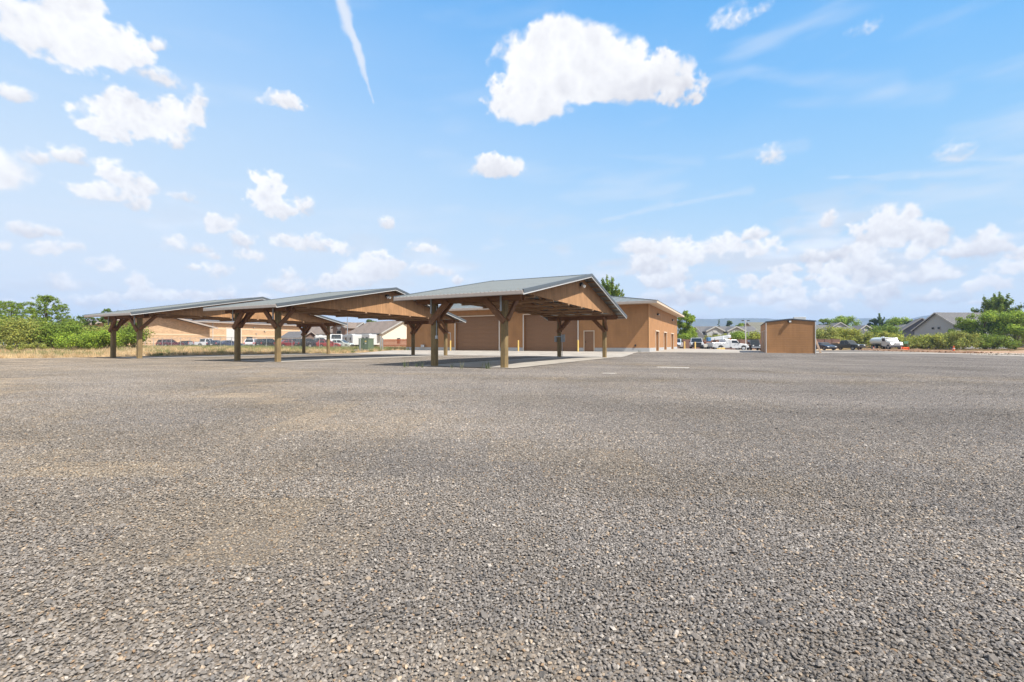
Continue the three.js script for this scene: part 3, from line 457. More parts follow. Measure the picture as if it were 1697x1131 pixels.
  part('soffit', faces([[V3(x0, ey - .22, z0), V3(x1, ey - .22, z0), V3(x1, ey - .22, z1), V3(x0, ey - .22, z1)]]), M.cream, o);
  part('fascia', box(x1 - x0 + .06, .25, .06, .01), M.fascia, o, (x0 + x1) / 2, ey - .125, z0 + .03); part('fascia', box(x1 - x0 + .06, .25, .06, .01), M.fascia, o, (x0 + x1) / 2, ey - .125, z1 - .03);
  for (const x of [x0 - .03, x1 + .03]) part('fascia', box(.06, .25, z0 - z1 - .01, .01), M.cream, o, x, ey - .123, (z0 + z1) / 2);
  for (const [x, z] of [[x1 + .035, 0], [x0 - .035, 0]]) part('drip_edge', box(.09, .05, z0 - z1 + .1), M.flash, o, x, ey + .01, (z0 + z1) / 2 + z);
  eaveLamp(o, .01, 4.12, -5.3, Math.PI / 2); eaveLamp(o, .01, 4.12, -18.8, Math.PI / 2);
  part('hose_tap', box(.16, .2, .14, .03), M.black, o, -1.35, .66, .08); part('gas_meter', box(.5, .35, .3, .05), M.steel, o, -28.2, .55, .22);
}
// yellow bollards and the vent pipe before the hall
{
  const bollard = (p, label, h = 1.2, r = .085) => { const o = thing('bollard', label, 'bollard', p, 0, 'yellow bollards round the brown hall'); part('pipe', new THREE.CylinderGeometry(r, r, h, 14).translate(0, h / 2, 0), M.yellow, o); part('cap', new THREE.SphereGeometry(r, 14, 6, 0, 6.3, 0, 1.57).scale(1, .45, 1).translate(0, h, 0), M.yellow, o); return o; };
  const onWall = (px, U, label, h, r) => { const k = (px - MID) / F, V = (k * (O.d + CT * U) - O.x - ST * U) / (CT + k * ST); const p = yard(V, U); p.y = ground(p.x, p.z); return bollard(p, label, h, r); };
  onWall(746.5, 28.0, 'yellow bollard beside the white vent pipe at the roll-up door'); onWall(859, 27.8, 'yellow bollard between the two roll-up doors of the brown hall'); onWall(958, 27.6, 'yellow bollard between the roll-up door and the narrow door');
  const p = yard(1.67 + 1.1, 29.1 + 24.6); p.y = ground(p.x, p.z); bollard(p, 'short yellow bollard at the far corner of the hall side wall', 1.05, .1);
  const q = yard(1.67 + 2.5, 29.1 + 25.6); q.y = ground(q.x, q.z); bollard(q, 'pale yellow bollard standing off the hall near a white car', 1.0, .11);
  const vp = onWall(746.5, 28.7, '', 0.1, .02); scene.remove(vp); const pos = vp.position;
  const v = thing('vent_pipe', 'bent white vent pipe standing before the brown hall', 'pipe', pos, -TH); part('riser', rod(V3(0, 0, 0), V3(0, 2.2, 0), .035, 8), M.white, v); part('arm', rod(V3(.03, 2.2, 0), V3(-.62, 2.2, 0), .035, 8), M.white, v);
}
// ------------------------------------------------------------------ the brown site shed
{
  const o = thing('site_shed', 'low brown windowless shed with white corner downpipes on the gravel', 'shed', yard(12.05, 27.7, .21), -TH), w = 3.62, l = 10.4, h = 2.86, pk = 3.06;
  part('wall', prism([[0, 0], [w, 0], [w, h], [w / 2, pk], [0, h]], l).translate(0, 0, -l / 2), M.wall, o);
  const sl = Math.atan2(pk - h, w / 2);
  part('roof', faces([[V3(-.08, h + .03, .08), V3(w / 2, pk + .05, .08), V3(w / 2, pk + .05, -l - .1), V3(-.08, h + .03, -l - .1)]]), M.metalRoof, o); part('roof', faces([[V3(w + .08, h + .03, .08), V3(w + .08, h + .03, -l - .1), V3(w / 2, pk + .05, -l - .1), V3(w / 2, pk + .05, .08)]]), M.metalRoof, o);
  part('rake_trim', bar(V3(-.1, h + .02, .03), V3(w / 2, pk + .035, .03), .06, .10), M.flash, o); part('rake_trim', bar(V3(w / 2, pk + .035, .03), V3(w + .1, h + .02, .03), .06, .10), M.flash, o); void sl;
  for (const x of [-.032, w + .032]) part('downpipe', box(.06, h - .05, .06, .012), M.white, o, x, h / 2 - .03, .02);
  eaveLamp(o, w * .48, 2.9, .0, 0); part('rooftop_unit', box(.9, .28, 1.1, .03), M.white, o, w * .72, pk + .1, -1.2);
  for (const z of [-2.6, -6.2]) { const d = new THREE.Group(); d.name = 'door'; o.add(d); d.position.set(-.03, 1.05, z); part('leaf', box(.05, 2.1, .95), M.door, d); part('frame', box(.07, .1, 1.1), M.cream, d, 0, 1.1, 0); part('frame', box(.07, 2.2, .09), M.cream, d, 0, 0, .55); part('frame', box(.071, 2.2, .09), M.cream, d, 0, 0, -.55); }
  const s = thing('prop_ladder', 'pale timber ladder leaning on the brown shed', 'ladder', yard(12.05 + w + .1, 27.7 + 3.2, .1), -TH);
  for (const z of [0, -.42]) part('rail', bar(V3(.05, 2.55, z), V3(.85, .0, z), .05, .1), M.cream, s); for (let k = 1; k < 8; k++) part('rung', box(.03, .04, .42), M.cream, s, mix(.05, .85, k / 8), mix(2.55, 0, k / 8), -.21);
}

// ------------------------------------------------------------------ vehicles
const paints = {}; const paint = (r, g, b) => paints[[r, g, b]] ??= new THREE.MeshPhysicalMaterial({ color: lin(r, g, b), roughness: .38, metalness: .1, clearcoat: .7, clearcoatRoughness: .12, side: THREE.DoubleSide });
function wheel(o, x, y, z, r, w, side) {
  const g = new THREE.Group(); g.name = 'wheel'; o.add(g); g.position.set(x, y, z); g.rotation.y = side > 0 ? 0 : Math.PI;
  part('tyre', new THREE.LatheGeometry([[r * .6, -w / 2], [r * .92, -w / 2], [r, -w * .32], [r, w * .32], [r * .92, w / 2], [r * .6, w / 2]].map(([a, b]) => new THREE.Vector2(a, b)), 20).rotateX(Math.PI / 2), M.rubber, g);
  part('rim', new THREE.CylinderGeometry(r * .62, r * .55, w * .8, 14).rotateX(Math.PI / 2), M.steel, g); part('hub', new THREE.CylinderGeometry(r * .16, r * .2, w * .95, 8).rotateX(Math.PI / 2), M.chrome, g); return g;
}
function bodyShape(outline, wheels, r, W, bev = .07) { // lower body: side outline with wheel arches; x forward, the underside runs last from front to rear
  const s = new THREE.Shape(); outline.forEach(([x, y], i) => i ? s.lineTo(x, y) : s.moveTo(x, y));
  const yb = outline[outline.length - 1][1]; for (const x of [...wheels].sort((a, b) => b - a)) { s.lineTo(x + r * 1.14, yb); for (let k = 0; k <= 10; k++) { const t = Math.PI * k / 10; s.lineTo(x + Math.cos(t) * r * 1.14, Math.max(yb, r + Math.sin(t) * r * 1.14)); } s.lineTo(x - r * 1.14, yb); } s.closePath();
  return new THREE.ExtrudeGeometry(s, { depth: W - 2 * bev, bevelEnabled: true, bevelThickness: bev, bevelSize: bev * .7, bevelOffset: -bev * .7, bevelSegments: 2 }).translate(0, 0, -W / 2 + bev);
}
function cabin(o, pts, W, inset, mat, split) { // greenhouse: rear foot, rear top, front top, front foot, with glass let on
  const [a, b, c, d] = pts, w0 = W / 2 - .05, w1 = w0 - inset, P = (p, w, s) => V3(p[0], p[1], s * w);
  part('cabin', new ConvexGeometry([-1, 1].flatMap((s) => [P(a, w0, s), P(b, w1, s), P(c, w1, s), P(d, w0, s), P([mix(b[0], c[0], .25), b[1] + .03], w1 * .9, s), P([mix(b[0], c[0], .75), c[1] + .03], w1 * .9, s)])), mat, o);
  part('windshield', panel([P(d, w0, 1), P(d, w0, -1), P(c, w1, -1), P(c, w1, 1)], .012, .07), M.glass, o);
  part('rear_window', panel([P(a, w0, -1), P(a, w0, 1), P(b, w1, 1), P(b, w1, -1)], .012, .1), M.glass, o);
  for (const s of [-1, 1]) for (let k = 0; k < split.length - 1; k++) {
    const lo = (t) => P([mix(a[0], d[0], t), mix(a[1], d[1], t)], w0, s), hi = (t) => P([mix(b[0], c[0], t), mix(b[1], c[1], t)], w1, s), q = [lo(split[k]), lo(split[k + 1]), hi(split[k + 1]), hi(split[k])];
    part('side_window', panel(s > 0 ? q : q.reverse(), .012, .055), M.glass, o);
  }
}
const CARS = {
  sedan: { L: 4.8, W: 1.82, r: .33, wheels: [-1.42, 1.4], out: [[-2.4, .35], [-2.4, .78], [-2.3, .98], [-1.7, 1.02], [1.05, .96], [1.9, .86], [2.32, .74], [2.4, .55], [2.36, .28], [-2.3, .28]], cab: [[-1.95, .98], [-1.1, 1.43], [.1, 1.45], [1.1, .95]], split: [.12, .5, .93] },
  suv: { L: 4.75, W: 1.9, r: .37, wheels: [-1.4, 1.42], out: [[-2.36, .42], [-2.38, .85], [-2.3, 1.1], [1.0, 1.08], [1.9, 1.02], [2.3, .86], [2.38, .6], [2.32, .34], [-2.3, .34]], cab: [[-2.28, 1.06], [-1.95, 1.7], [.15, 1.74], [.98, 1.06]], split: [.06, .36, .64, .94] },
  hatch: { L: 4.2, W: 1.78, r: .32, wheels: [-1.25, 1.28], out: [[-2.08, .36], [-2.1, .8], [-2.02, 1.0], [1.0, .98], [1.75, .88], [2.05, .72], [2.1, .5], [2.05, .3], [-2.0, .3]], cab: [[-2.0, .98], [-1.6, 1.5], [.05, 1.53], [.98, .97]], split: [.08, .48, .93] },
  pickup: { L: 5.8, W: 2.0, r: .40, wheels: [-1.75, 1.85], out: [[-2.88, .6], [-2.88, 1.16], [-.55, 1.18], [1.3, 1.16], [2.55, 1.1], [2.82, .98], [2.9, .62], [2.82, .46], [-2.82, .46]], cab: [[-.72, 1.14], [-.5, 1.84], [.75, 1.88], [1.42, 1.14]], split: [.06, .5, .93] },
};
function car(kind, color, label, p, turn, group, o2 = {}) {
  const k = CARS[kind], o = thing({ sedan: 'parked_sedan', suv: 'parked_suv', hatch: 'parked_hatchback', pickup: 'pickup_truck' }[kind], label, kind === 'pickup' ? 'pickup truck' : 'car', p, turn, group), m = paint(...color);
  part('body', bodyShape(k.out, k.wheels, k.r, k.W), m, o); cabin(o, k.cab, k.W, kind === 'pickup' ? .1 : .16, m, k.split);
  part('underbody', box(k.L - .7, .18, k.W - .5), M.black, o, 0, k.out[k.out.length - 1][1] + .03, 0);
  for (const x of k.wheels) for (const s of [-1, 1]) wheel(o, x, k.r, s * (k.W / 2 - .12), k.r, .22, s);
  const fy = k.out.find(([x]) => x > 2)[1] * .86, X = k.L / 2;
  for (const s of [-1, 1]) { part('headlight', box(.16, .14, .36, .03), M.lens, o, X - .12, fy, s * (k.W / 2 - .24)); part('tail_light', box(.1, kind === 'sedan' ? .16 : .3, .2, .03), M.red, o, -X + .02, kind === 'pickup' ? .98 : .88, s * (k.W / 2 - .14)); part('mirror', box(.14, .13, .2, .04), o2.darkMirror ? M.black : m, o, k.cab[3][0] - .28, k.cab[3][1] + .1, s * (k.W / 2 + .1)); }
  part('grille', box(.06, kind === 'pickup' ? .36 : .22, k.W * .5, .02), M.black, o, X - .015, fy - (kind === 'pickup' ? .1 : .05), 0); part('front_bumper', box(.16, .2, k.W - .14, .05), o2.bumper ?? M.black, o, X + .0, k.out[k.out.length - 1][1] + .18, 0); part('rear_bumper', box(.14, .18, k.W - .16, .05), kind === 'pickup' ? M.chrome : M.black, o, -X, k.out[k.out.length - 1][1] + .2, 0);
  part('license_plate', box(.02, .13, .32), M.white, o, -X - .075, .62, 0);
  if (kind === 'pickup') { part('cargo_bed', box(2.0, .04, k.W - .3), M.black, o, -1.75, 1.2, 0); }
  return o;
}
const inRow = (px, U) => { const k = (px - MID) / F, V = (k * (O.d + CT * U) - O.x - ST * U) / (CT + k * ST), p = yard(V, U); p.y = ground(p.x, p.z); return p; };
{ // the row of cars behind the chain-link fence: they stand nose away from the fence
  const away = Math.PI / 2 - TH, G = 'cars parked behind the chain-link fence';
  const row = [['suv', [.012, .012, .016], 'black car half hidden by the carport post before maroon SUV', 252, 40.5, 0], ['suv', [.085, .012, .026], 'dark maroon SUV parked behind the chain-link fence', 282, 38, 0], ['sedan', [.022, .024, .045], 'very dark blue sedan just past the white pickup tail', 312, 42, .1],
    ['pickup', [.5, .51, .54], 'white crew pickup parked behind the chain-link fence', 340, 39, .05], ['sedan', [.016, .020, .036], 'black sedan tucked against the white pickup nose', 357, 36.5, .75], ['sedan', [.03, .045, .10], 'navy blue sedan before the white garage door', 380, 39.5, -.1], ['suv', [.60, .60, .62], 'white SUV showing its tailgate by the tan brick wall', 420, 40, .62],
    ['suv', [.012, .014, .018], 'black SUV beside the white tailgate SUV', 446, 39.5, .05], ['sedan', [.02, .022, .03], 'black sedan next to the red sedan', 462, 43, 0], ['sedan', [.17, .012, .018], 'dark red sedan between black cars', 479, 39, -.25], ['suv', [.03, .033, .04], 'charcoal SUV behind the red sedan', 488, 44, 0], ['suv', [.014, .018, .02], 'black SUV near the end of the fence', 512, 40, -.2], ['pickup', [.018, .018, .028], 'dark pickup standing before the white camper trailer', 527, 41, -.4],
    ['hatch', [.22, .018, .016], 'small red hatchback behind the end carport post', 545, 42, -.8], ['hatch', [.52, .56, .52], 'pale green hatchback beside the camper trailers', 567, 44, -1.3]];
  for (const [kind, c, label, px, U, dt] of row) car(kind, c, label, inRow(px, U), away + dt, G);
  // camper trailers and a white box-nosed truck beyond them
  const trailer = (label, p, turn, L = 7.5) => {
    const o = thing('camper_trailer', label, 'trailer', p, turn, 'white camper trailers by the houses'), H = 2.6, m = M.white;
    part('shell', bodyShape([[-L / 2, .6], [-L / 2, H - .1], [-L / 2 + .15, H], [L / 2 - .9, H], [L / 2 - .2, H - .55], [L / 2, 1.6], [L / 2 - .3, .6], [-L / 2, .6]], [], .3, 2.4, .08), m, o);
    for (const x of [-.5, .4]) for (const s of [-1, 1]) wheel(o, x, .36, s * 1.0, .36, .22, s);
    for (const s of [-1, 1]) { for (const x of [-L * .3, L * .02, L * .27]) { const w = part('window', box(.95, .6, .04, .01), M.black, o, x, 1.75, s * 1.21); part('pane', box(.8, .46, .02), M.glass, w, 0, 0, s * .02); } part('stripe', box(L * .8, .16, .02), M.galv, o, -.1, 1.25, s * 1.205); }
    part('tow_bar', bar(V3(L / 2 - .3, .55, 0), V3(L / 2 + 1.1, .5, 0), .1, .1), M.black, o); part('roof_vent', box(.6, .16, .6, .04), m, o, -.6, H + .08, 0); return o;
  };
  trailer('long white camper trailer left of the green transformer', inRow(583, 50), away + 1.15, 7.2); trailer('white camper trailer partly behind the green transformer cabinet', inRow(611, 50), away + 1.2, 5.6); trailer('white camper trailer beyond the dark pickup', inRow(531, 55), away + .9, 6.5);
  const tk = thing('flatbed_truck', 'white work truck facing the camper trailers', 'truck', inRow(557, 46), -1.2), w = M.white;
  part('cab', bodyShape([[-1.2, .7], [-1.2, 2.6], [.2, 2.65], [.7, 1.75], [2.0, 1.6], [2.2, 1.0], [2.1, .6], [-1.2, .6]], [1.3], .45, 2.2, .08), w, tk); part('windshield', panel([V3(.74, 1.78, .9), V3(.74, 1.78, -.9), V3(.27, 2.55, -.85), V3(.27, 2.55, .85)], .02), M.glass, tk); part('bed', box(3.8, .25, 2.2), M.black, tk, -3.1, .95, 0);
  for (const s of [-1, 1]) { part('side_window', box(.9, .6, .03), M.glass, tk, -.3, 2.1, s * 1.1); wheel(tk, 1.3, .45, s * .95, .45, .28, s); wheel(tk, -3.6, .45, s * .95, .45, .28, s); part('headlight', box(.08, .18, .3), M.lens, tk, 2.14, 1.2, s * .8); } part('grille', box(.05, .5, 1.1), M.black, tk, 2.17, 1.15, 0);
}
{ // vehicles beyond the drive on the other side of the hall
  const face = (px) => -Math.PI / 2 - Math.atan((px - MID) / F);
  car('suv', [.55, .57, .62], 'white SUV nosing out behind the hall corner', at(1121, 82), face(1121) - .1, undefined, { darkMirror: 1 });
  const rp = car('pickup', [.46, .47, .50], 'silver pickup with black grille facing the lot', at(1154, 77), face(1154) + .05, undefined, { darkMirror: 1 }); part('grille_surround', box(.05, .52, 1.3, .03), M.black, rp, 2.9, .86, 0); part('skid_plate', box(.1, .3, 1.7, .03), M.black, rp, 2.95, .5, 0);
  car('sedan', [.012, .014, .03], 'near black sedan parked by the shed', at(1366, 87), face(1366) + .55);
  const gp = car('pickup', [.062, .062, .05], 'dark grey pickup standing near the dirt field', at(1403, 88), face(1403) + .95); part('bed_load', box(1.2, .3, 1.3, .08), M.truss, gp, -1.8, 1.33, 0);
  // jeep-like open vehicle
  { const o = thing('off_road_vehicle', 'black boxy off-road vehicle with spare wheel beside light pole', 'off-roader', at(1250, 80), face(1250) + .2), m = paint(.014, .014, .017);
    part('body', bodyShape([[-1.9, .5], [-1.9, 1.12], [.7, 1.14], [1.75, 1.06], [1.85, .55], [1.8, .45], [-1.9, .45]], [-1.15, 1.2], .42, 1.7, .05), m, o); cabin(o, [[-1.85, 1.1], [-1.75, 1.85], [.35, 1.86], [.72, 1.12]], 1.66, .06, m, [.04, .36, .62, .95]);
    for (const x of [-1.15, 1.2]) for (const s of [-1, 1]) wheel(o, x, .42, s * .78, .42, .28, s); for (const s of [-1, 1]) part('headlight', new THREE.CylinderGeometry(.11, .11, .06, 12).rotateZ(Math.PI / 2), M.lens, o, 1.86, .9, s * .5); part('front_bumper', box(.18, .2, 1.6, .04), M.steel, o, 1.98, .58, 0); part('roof_rack', box(1.8, .07, 1.3), M.black, o, -.7, 1.95, 0); part('tail_light', box(.05, .2, .12), M.red, o, -1.92, .95, .7); part('spare_wheel', new THREE.CylinderGeometry(.4, .4, .2, 16).rotateZ(Math.PI / 2), M.rubber, o, -2.05, 1.05, 0); }
  // utility truck with a folded boom
  { const o = thing('boom_truck', 'white utility truck with folded white boom and blue bucket', 'truck', at(1207, 79), .05), w = paint(.52, .53, .54), L = 6.6;
    part('cab', bodyShape([[-.2, .62], [-.2, 1.85], [.1, 1.92], [.95, 1.9], [1.55, 1.25], [2.75, 1.14], [3.05, .95], [3.1, .6], [3.0, .5], [-.2, .5]], [2.2], .42, 2.0, .07), w, o);
    part('windshield', panel([V3(1.56, 1.28, .8), V3(1.56, 1.28, -.8), V3(1.0, 1.86, -.72), V3(1.0, 1.86, .72)], .02), M.glass, o);
    for (const s of [-1, 1]) { part('side_window', panel((s > 0 ? (q) => q : (q) => q.reverse())([V3(.05, 1.3, s * 1.0), V3(1.4, 1.28, s * 1.0), V3(.98, 1.78, s * .995), V3(.05, 1.8, s * .995)]), .012, .04), M.glass, o); part('door', box(1.1, 1.05, .02, .008), w, o, .65, .95, s * 1.0); const d = part('door_logo', faces([[V3(.35, .85, 0), V3(.6, .85, 0), V3(.95, 1.2, 0), V3(.72, 1.2, 0)]]), M.steel, o, 0, 0, s * 1.016); void d; part('headlight', box(.12, .16, .34, .03), M.lens, o, 3.02, .95, s * .75); wheel(o, 2.2, .42, s * .88, .42, .25, s); wheel(o, -1.9, .42, s * .88, .42, .34, s); part('mirror', box(.1, .3, .2, .04), M.black, o, 1.35, 1.4, s * 1.15); }
    part('front_bumper', box(.2, .26, 2.0, .05), M.chrome, o, 3.1, .62, 0); part('grille', box(.05, .34, 1.0), M.black, o, 3.08, .95, 0);
    part('service_body', bodyShape([[-3.35, .62], [-3.35, 1.42], [-1.1, 1.42], [-1.1, 1.95], [-.32, 1.95], [-.32, .5], [-3.35, .5]], [-1.9], .44, 2.25, .04), w, o);
    for (const s of [-1, 1]) for (const [x, y, a, h] of [[-2.95, 1.0, .62, .7], [-1.95, 1.2, .95, .34], [-.72, 1.25, .6, 1.2], [-1.25, 1.0, .28, .7]]) { const d = part('locker_door', box(a, h, .02, .006), w, o, x, y, s * 1.13); part('latch', box(.1, .05, .02), M.black, d, 0, 0, s * .015); }
    part('boom_turret', new THREE.CylinderGeometry(.22, .3, .6, 12), w, o, -1.0, 2.2, 0); part('lower_boom', bar(V3(-.1, 2.2, 0), V3(-3.2, 1.95, 0), .3, .26), w, o); part('upper_boom', bar(V3(-3.3, 2.12, .05), V3(.2, 2.62, .05), .24, .28), w, o); part('boom_knuckle', box(.55, .5, .4, .08), w, o, .15, 2.45, 0); part('boom_rest', box(.14, .75, .3), M.black, o, -2.5, 1.75, 0); part('bucket', box(.62, .72, .62, .1), std({ color: lin(.06, .16, .30), roughness: .5 }), o, -3.5, 1.95, .05); part('rear_step', box(.5, .1, 1.9), M.black, o, -3.55, .62, 0); part('beacon', box(.24, .1, .3, .03), M.orange, o, .3, 1.99, 0); void L; }
  for (const [px, d, s] of [[1191, 76.2, .4], [1197, 76.4, .5]]) { const o = thing('wheel_chock', d < 76.3 ? 'small yellow chock by the boom truck rear wheel' : 'larger yellow chock by the boom truck rear wheel', 'wheel chock', at(px, d), .2); part('wedge', prism([[-s, 0], [s, 0], [s * .5, s], [-s * .2, s]], .5), M.yellow, o); }
  for (const [px, d, c, label, h] of [[1168, 79, [.42, .40, .36], 'stacked machine parts between the silver pickup and boom truck', 1.1], [1171, 82, [.30, .10, .05], 'rusty red machine standing behind the boom truck', 1.5]]) {
    const o = thing('yard_machine', label, 'machine', at(px, d), .4), m = std({ color: lin(...c) }); part('frame', box(1.3, .18, .9, .03), M.black, o, 0, .34, 0); part('engine_cover', box(.9, h - .5, .7, .06), m, o, -.05, .43 + (h - .5) / 2, 0); part('exhaust', rod(V3(.3, h - .3, .1), V3(.3, h + .25, .1), .04), M.steel, o); for (const s of [-1, 1]) wheel(o, .3, .26, s * .5, .26, .15, s); part('handle', rod(V3(-.5, .4, 0), V3(-1.1, .85, 0), .03), M.black, o); }
  // water truck
  { const o = thing('water_truck', 'white water tank truck standing on the dirt field', 'truck', at(1470, 94), face(1470) + .5), w = paint(.46, .48, .475);
    part('cab', bodyShape([[.2, .8], [.2, 2.35], [.45, 2.5], [1.4, 2.45], [1.85, 1.72], [3.05, 1.5], [3.3, 1.1], [3.2, .62], [.2, .62]], [2.4], .5, 2.25, .1), w, o); part('windshield', panel([V3(1.9, 1.72, .98), V3(1.9, 1.72, -.98), V3(1.46, 2.38, -.9), V3(1.46, 2.38, .9)], .07), M.glass, o); part('sun_visor', box(.22, .06, 2.0, .02), w, o, 1.55, 2.46, 0);
    const tank = new THREE.CylinderGeometry(1, 1, 3.9, 24).rotateZ(Math.PI / 2); part('tank', tank, std({ color: lin(.50, .55, .55), roughness: .45 }), o, -2.0, 1.75, 0).scale.set(1, .82, 1.12); part('chassis', box(6, .22, 1.0), M.black, o, -.8, .78, 0); part('front_bumper', box(.22, .3, 2.2, .06), M.black, o, 3.32, .62, 0); part('grille', box(.06, .55, 1.15, .02), M.galv, o, 3.3, 1.15, 0); part('hatch', new THREE.CylinderGeometry(.3, .34, .2, 12), w, o, -1.4, 2.64, 0); part('running_board', box(1.4, .12, 2.2), M.black, o, .9, .62, 0);
    for (const s of [-1, 1]) { part('side_window', box(.9, .55, .03, .01), M.glass, o, .95, 2.0, s * 1.125); part('headlight', box(.1, .22, .34, .04), M.lens, o, 3.24, 1.12, s * .9); wheel(o, 2.4, .5, s * .98, .5, .28, s); wheel(o, -1.9, .5, s * .98, .5, .4, s); wheel(o, -3.0, .5, s * .98, .5, .4, s); part('mirror', box(.12, .42, .22, .04), M.black, o, 1.55, 1.95, s * 1.3); part('mudguard', box(2.6, .08, .45), M.black, o, -2.4, 1.08, s * .98); } }
}
// ------------------------------------------------------------------ fences, pole, cabinet, cones
{
  const o = thing('chain_link_fence', 'long chain-link fence with steel posts before the parked cars', 'fence', V3(0, 0, 0)), U = 30.6, wires = [], tops = [];
  for (let v = -96; v <= -40.1; v += 3.05) { const p = yard(v, U), g = ground(p.x, p.z); part('fence_post', new THREE.CylinderGeometry(.04, .04, 1.9, 8).translate(0, .95, 0), M.galv, o, p.x, g, p.z); tops.push(V3(p.x, g + 1.85, p.z)); }
  for (let i = 0; i < tops.length - 1; i++) part('top_rail', rod(tops[i], tops[i + 1], .024, 6), M.galv, o);
  for (let v = -97.5; v < -40.5; v += .15) for (const s of [-1, 1]) { const a = yard(v, U), b = yard(v + s * 1.55, U); if (v + s * 1.55 > -40 || v + s * 1.55 < -97) continue; const ga = ground(a.x, a.z), gb = ground(b.x, b.z); wires.push(rod(V3(a.x, ga + .06, a.z), V3(b.x, gb + 1.82, b.z), .0035, 3)); }
  const m = part('wire_mesh', mergeGeometries(wires), M.galv, o); m.userData.kind = 'stuff';
  const post = (px, d, h, label) => { const t = thing('steel_post', label, 'post', at(px, d), 0, 'guard posts round the transformer cabinet'); part('pipe', new THREE.CylinderGeometry(.07, .07, h, 10).translate(0, h / 2, 0), M.galv, t); part('cap', new THREE.SphereGeometry(.075, 10, 5, 0, 6.3, 0, 1.57).translate(0, h, 0), M.galv, t); };
  post(596.5, 58, 1.5, 'grey guard post close beside the green transformer cabinet'); post(630.5, 60, 1.75, 'grey steel post standing in weeds by the red fence'); post(634, 58.5, 1.6, 'pale steel post right before the red fence');
  const c = thing('transformer_cabinet', 'green metal transformer cabinet on a pale concrete pad', 'transformer', at(606, 59.5), -.35); part('pad', box(2.3, .16, 1.9, .02), M.concrete, c, 0, .06, 0); part('cabinet', box(1.55, 1.4, 1.1, .03), M.green, c, 0, .84, -.1); part('lid', box(1.62, .08, 1.16, .02), M.green, c, 0, 1.56, -.1); for (const s of [-1, 1]) part('door', box(.74, 1.22, .04, .01), M.green, c, s * .385, .84, .47); part('handle', box(.04, .2, .05), M.black, c, .06, .9, .505); part('warning_label', box(.24, .16, .006), M.yellow, c, .36, 1.2, .495); part('warning_label', box(.2, .14, .006), M.white, c, .36, .95, .495);
}
{
  const pole = (px, d, h, label, mat, two) => { const o = thing('light_pole', label, 'light pole', at(px, d)); part('foot', new THREE.CylinderGeometry(.25, .25, .6, 12).translate(0, .2, 0), M.base, o); part('mast', new THREE.CylinderGeometry(.07, .1, h, 10).translate(0, h / 2, 0), mat, o); if (two) { part('cross_arm', rod(V3(-.5, h, 0), V3(.5, h, 0), .04), mat, o); for (const s of [-1, 1]) { const l = part('lamp_head', box(.42, .16, .3, .03), M.black, o, s * .52, h + .08, 0); part('lens', box(.34, .03, .22), M.lens, l, 0, -.085, 0); } } else { part('lamp_head', box(.7, .14, .3, .03), M.black, o, .3, h, 0); } };
  pole(1236, 88, rowY(532, 88) - .05, 'white lamp pole with two black heads over the drive', M.white, true); pole(575.5, 92, rowY(508, 92), 'tall grey lamp pole rising among the camper trailers', M.steel, false);
  // brown wall along the far side of the drive
  const w = thing('boundary_wall', 'long brown boundary wall behind the trucks', 'wall', V3(0, 0, 0)), wm = std({ map: tex(256, 1.6, (u, v) => { const r = Math.floor(v * 8), j = (v * 8) % 1, i = (u * 4 + (r % 2) * .5) % 1, k = (j < .08 || i < .04 ? .75 : 1) * (.75 + .5 * tfbm(u * 9, v * 9, 9, 131, 4)); return [.135 * k, .075 * k, .058 * k]; }) });
  const A = at(1105, 96), B = at(1392, 103), n = 22; for (let i = 0; i < n; i++) { const a = A.clone().lerp(B, i / n), b = A.clone().lerp(B, (i + 1) / n), h = 2.15; for (const q of [a, b]) q.y = ground(q.x, q.z); part('wall_panel', bar(V3(a.x, a.y + h / 2 - .1, a.z), V3(b.x, b.y + h / 2 - .1, b.z), .18, h), wm, w); part('wall_post', box(.42, h + .22, .42, .02), wm, w, a.x, a.y + h / 2 - .06, a.z); part('coping', bar(V3(a.x, a.y + h - .01, a.z), V3(b.x, b.y + h - .01, b.z), .26, .08), wm, w); }
  // red board fence by the houses
  const rf = thing('board_fence', 'red stained board fence before the cream house', 'fence', V3(0, 0, 0)), fm = std({ map: woodRed, color: lin(2.6, 1.7, 1.4) }), C = at(634, 82), E = at(680, 76), bg = box(.19, 1.55, .03); for (let i = 0; i < 30; i++) { const q = C.clone().lerp(E, i / 30); part('board', bg, fm, rf, q.x, ground(q.x, q.z) + .85 + .02 * Math.sin(i * 2.3), q.z).rotation.y = Math.atan2(-(E.z - C.z), E.x - C.x); } for (const h of [.5, 1.3]) part('rail', bar(V3(C.x, C.y + h, C.z - .05), V3(E.x, E.y + h, E.z - .05), .05, .1), fm, rf);
  // traffic cones, barrier, sign along the dirt
  const cone = (px, d, label, h = .75) => { const o = thing('traffic_cone', label, 'traffic cone', at(px, d)); o.position.y -= .02; part('foot', box(.38, .04, .38, .01), M.orange, o, 0, .02, 0); part('cone', new THREE.CylinderGeometry(.035, .15, h, 14).translate(0, h / 2 + .04, 0), M.orange, o); part('collar', new THREE.CylinderGeometry(.085, .105, .13, 14).translate(0, h * .62, 0), M.white, o); return o; };
  cone(1581, 61, 'orange traffic cone at the edge of the dirt berm', .9).rotation.y = .3; cone(1579.3, 61.4, 'thin orange cone touching a larger cone on the berm', .6); cone(1494, 88, 'orange traffic cone near the water truck front wheel', .7); cone(1448, 88, 'orange traffic cone behind the water truck', .6);
  const br = thing('orange_barrier', 'low orange barrier lying on the dirt by green sign', 'barrier', at(1501, 82), .25); for (const h of [.2, .5]) part('board', box(1.6, .18, .06, .01), M.orange, br, 0, h, 0); for (const s of [-1, 1]) part('leg', box(.08, .66, .3), M.orange, br, s * .65, .31, 0);
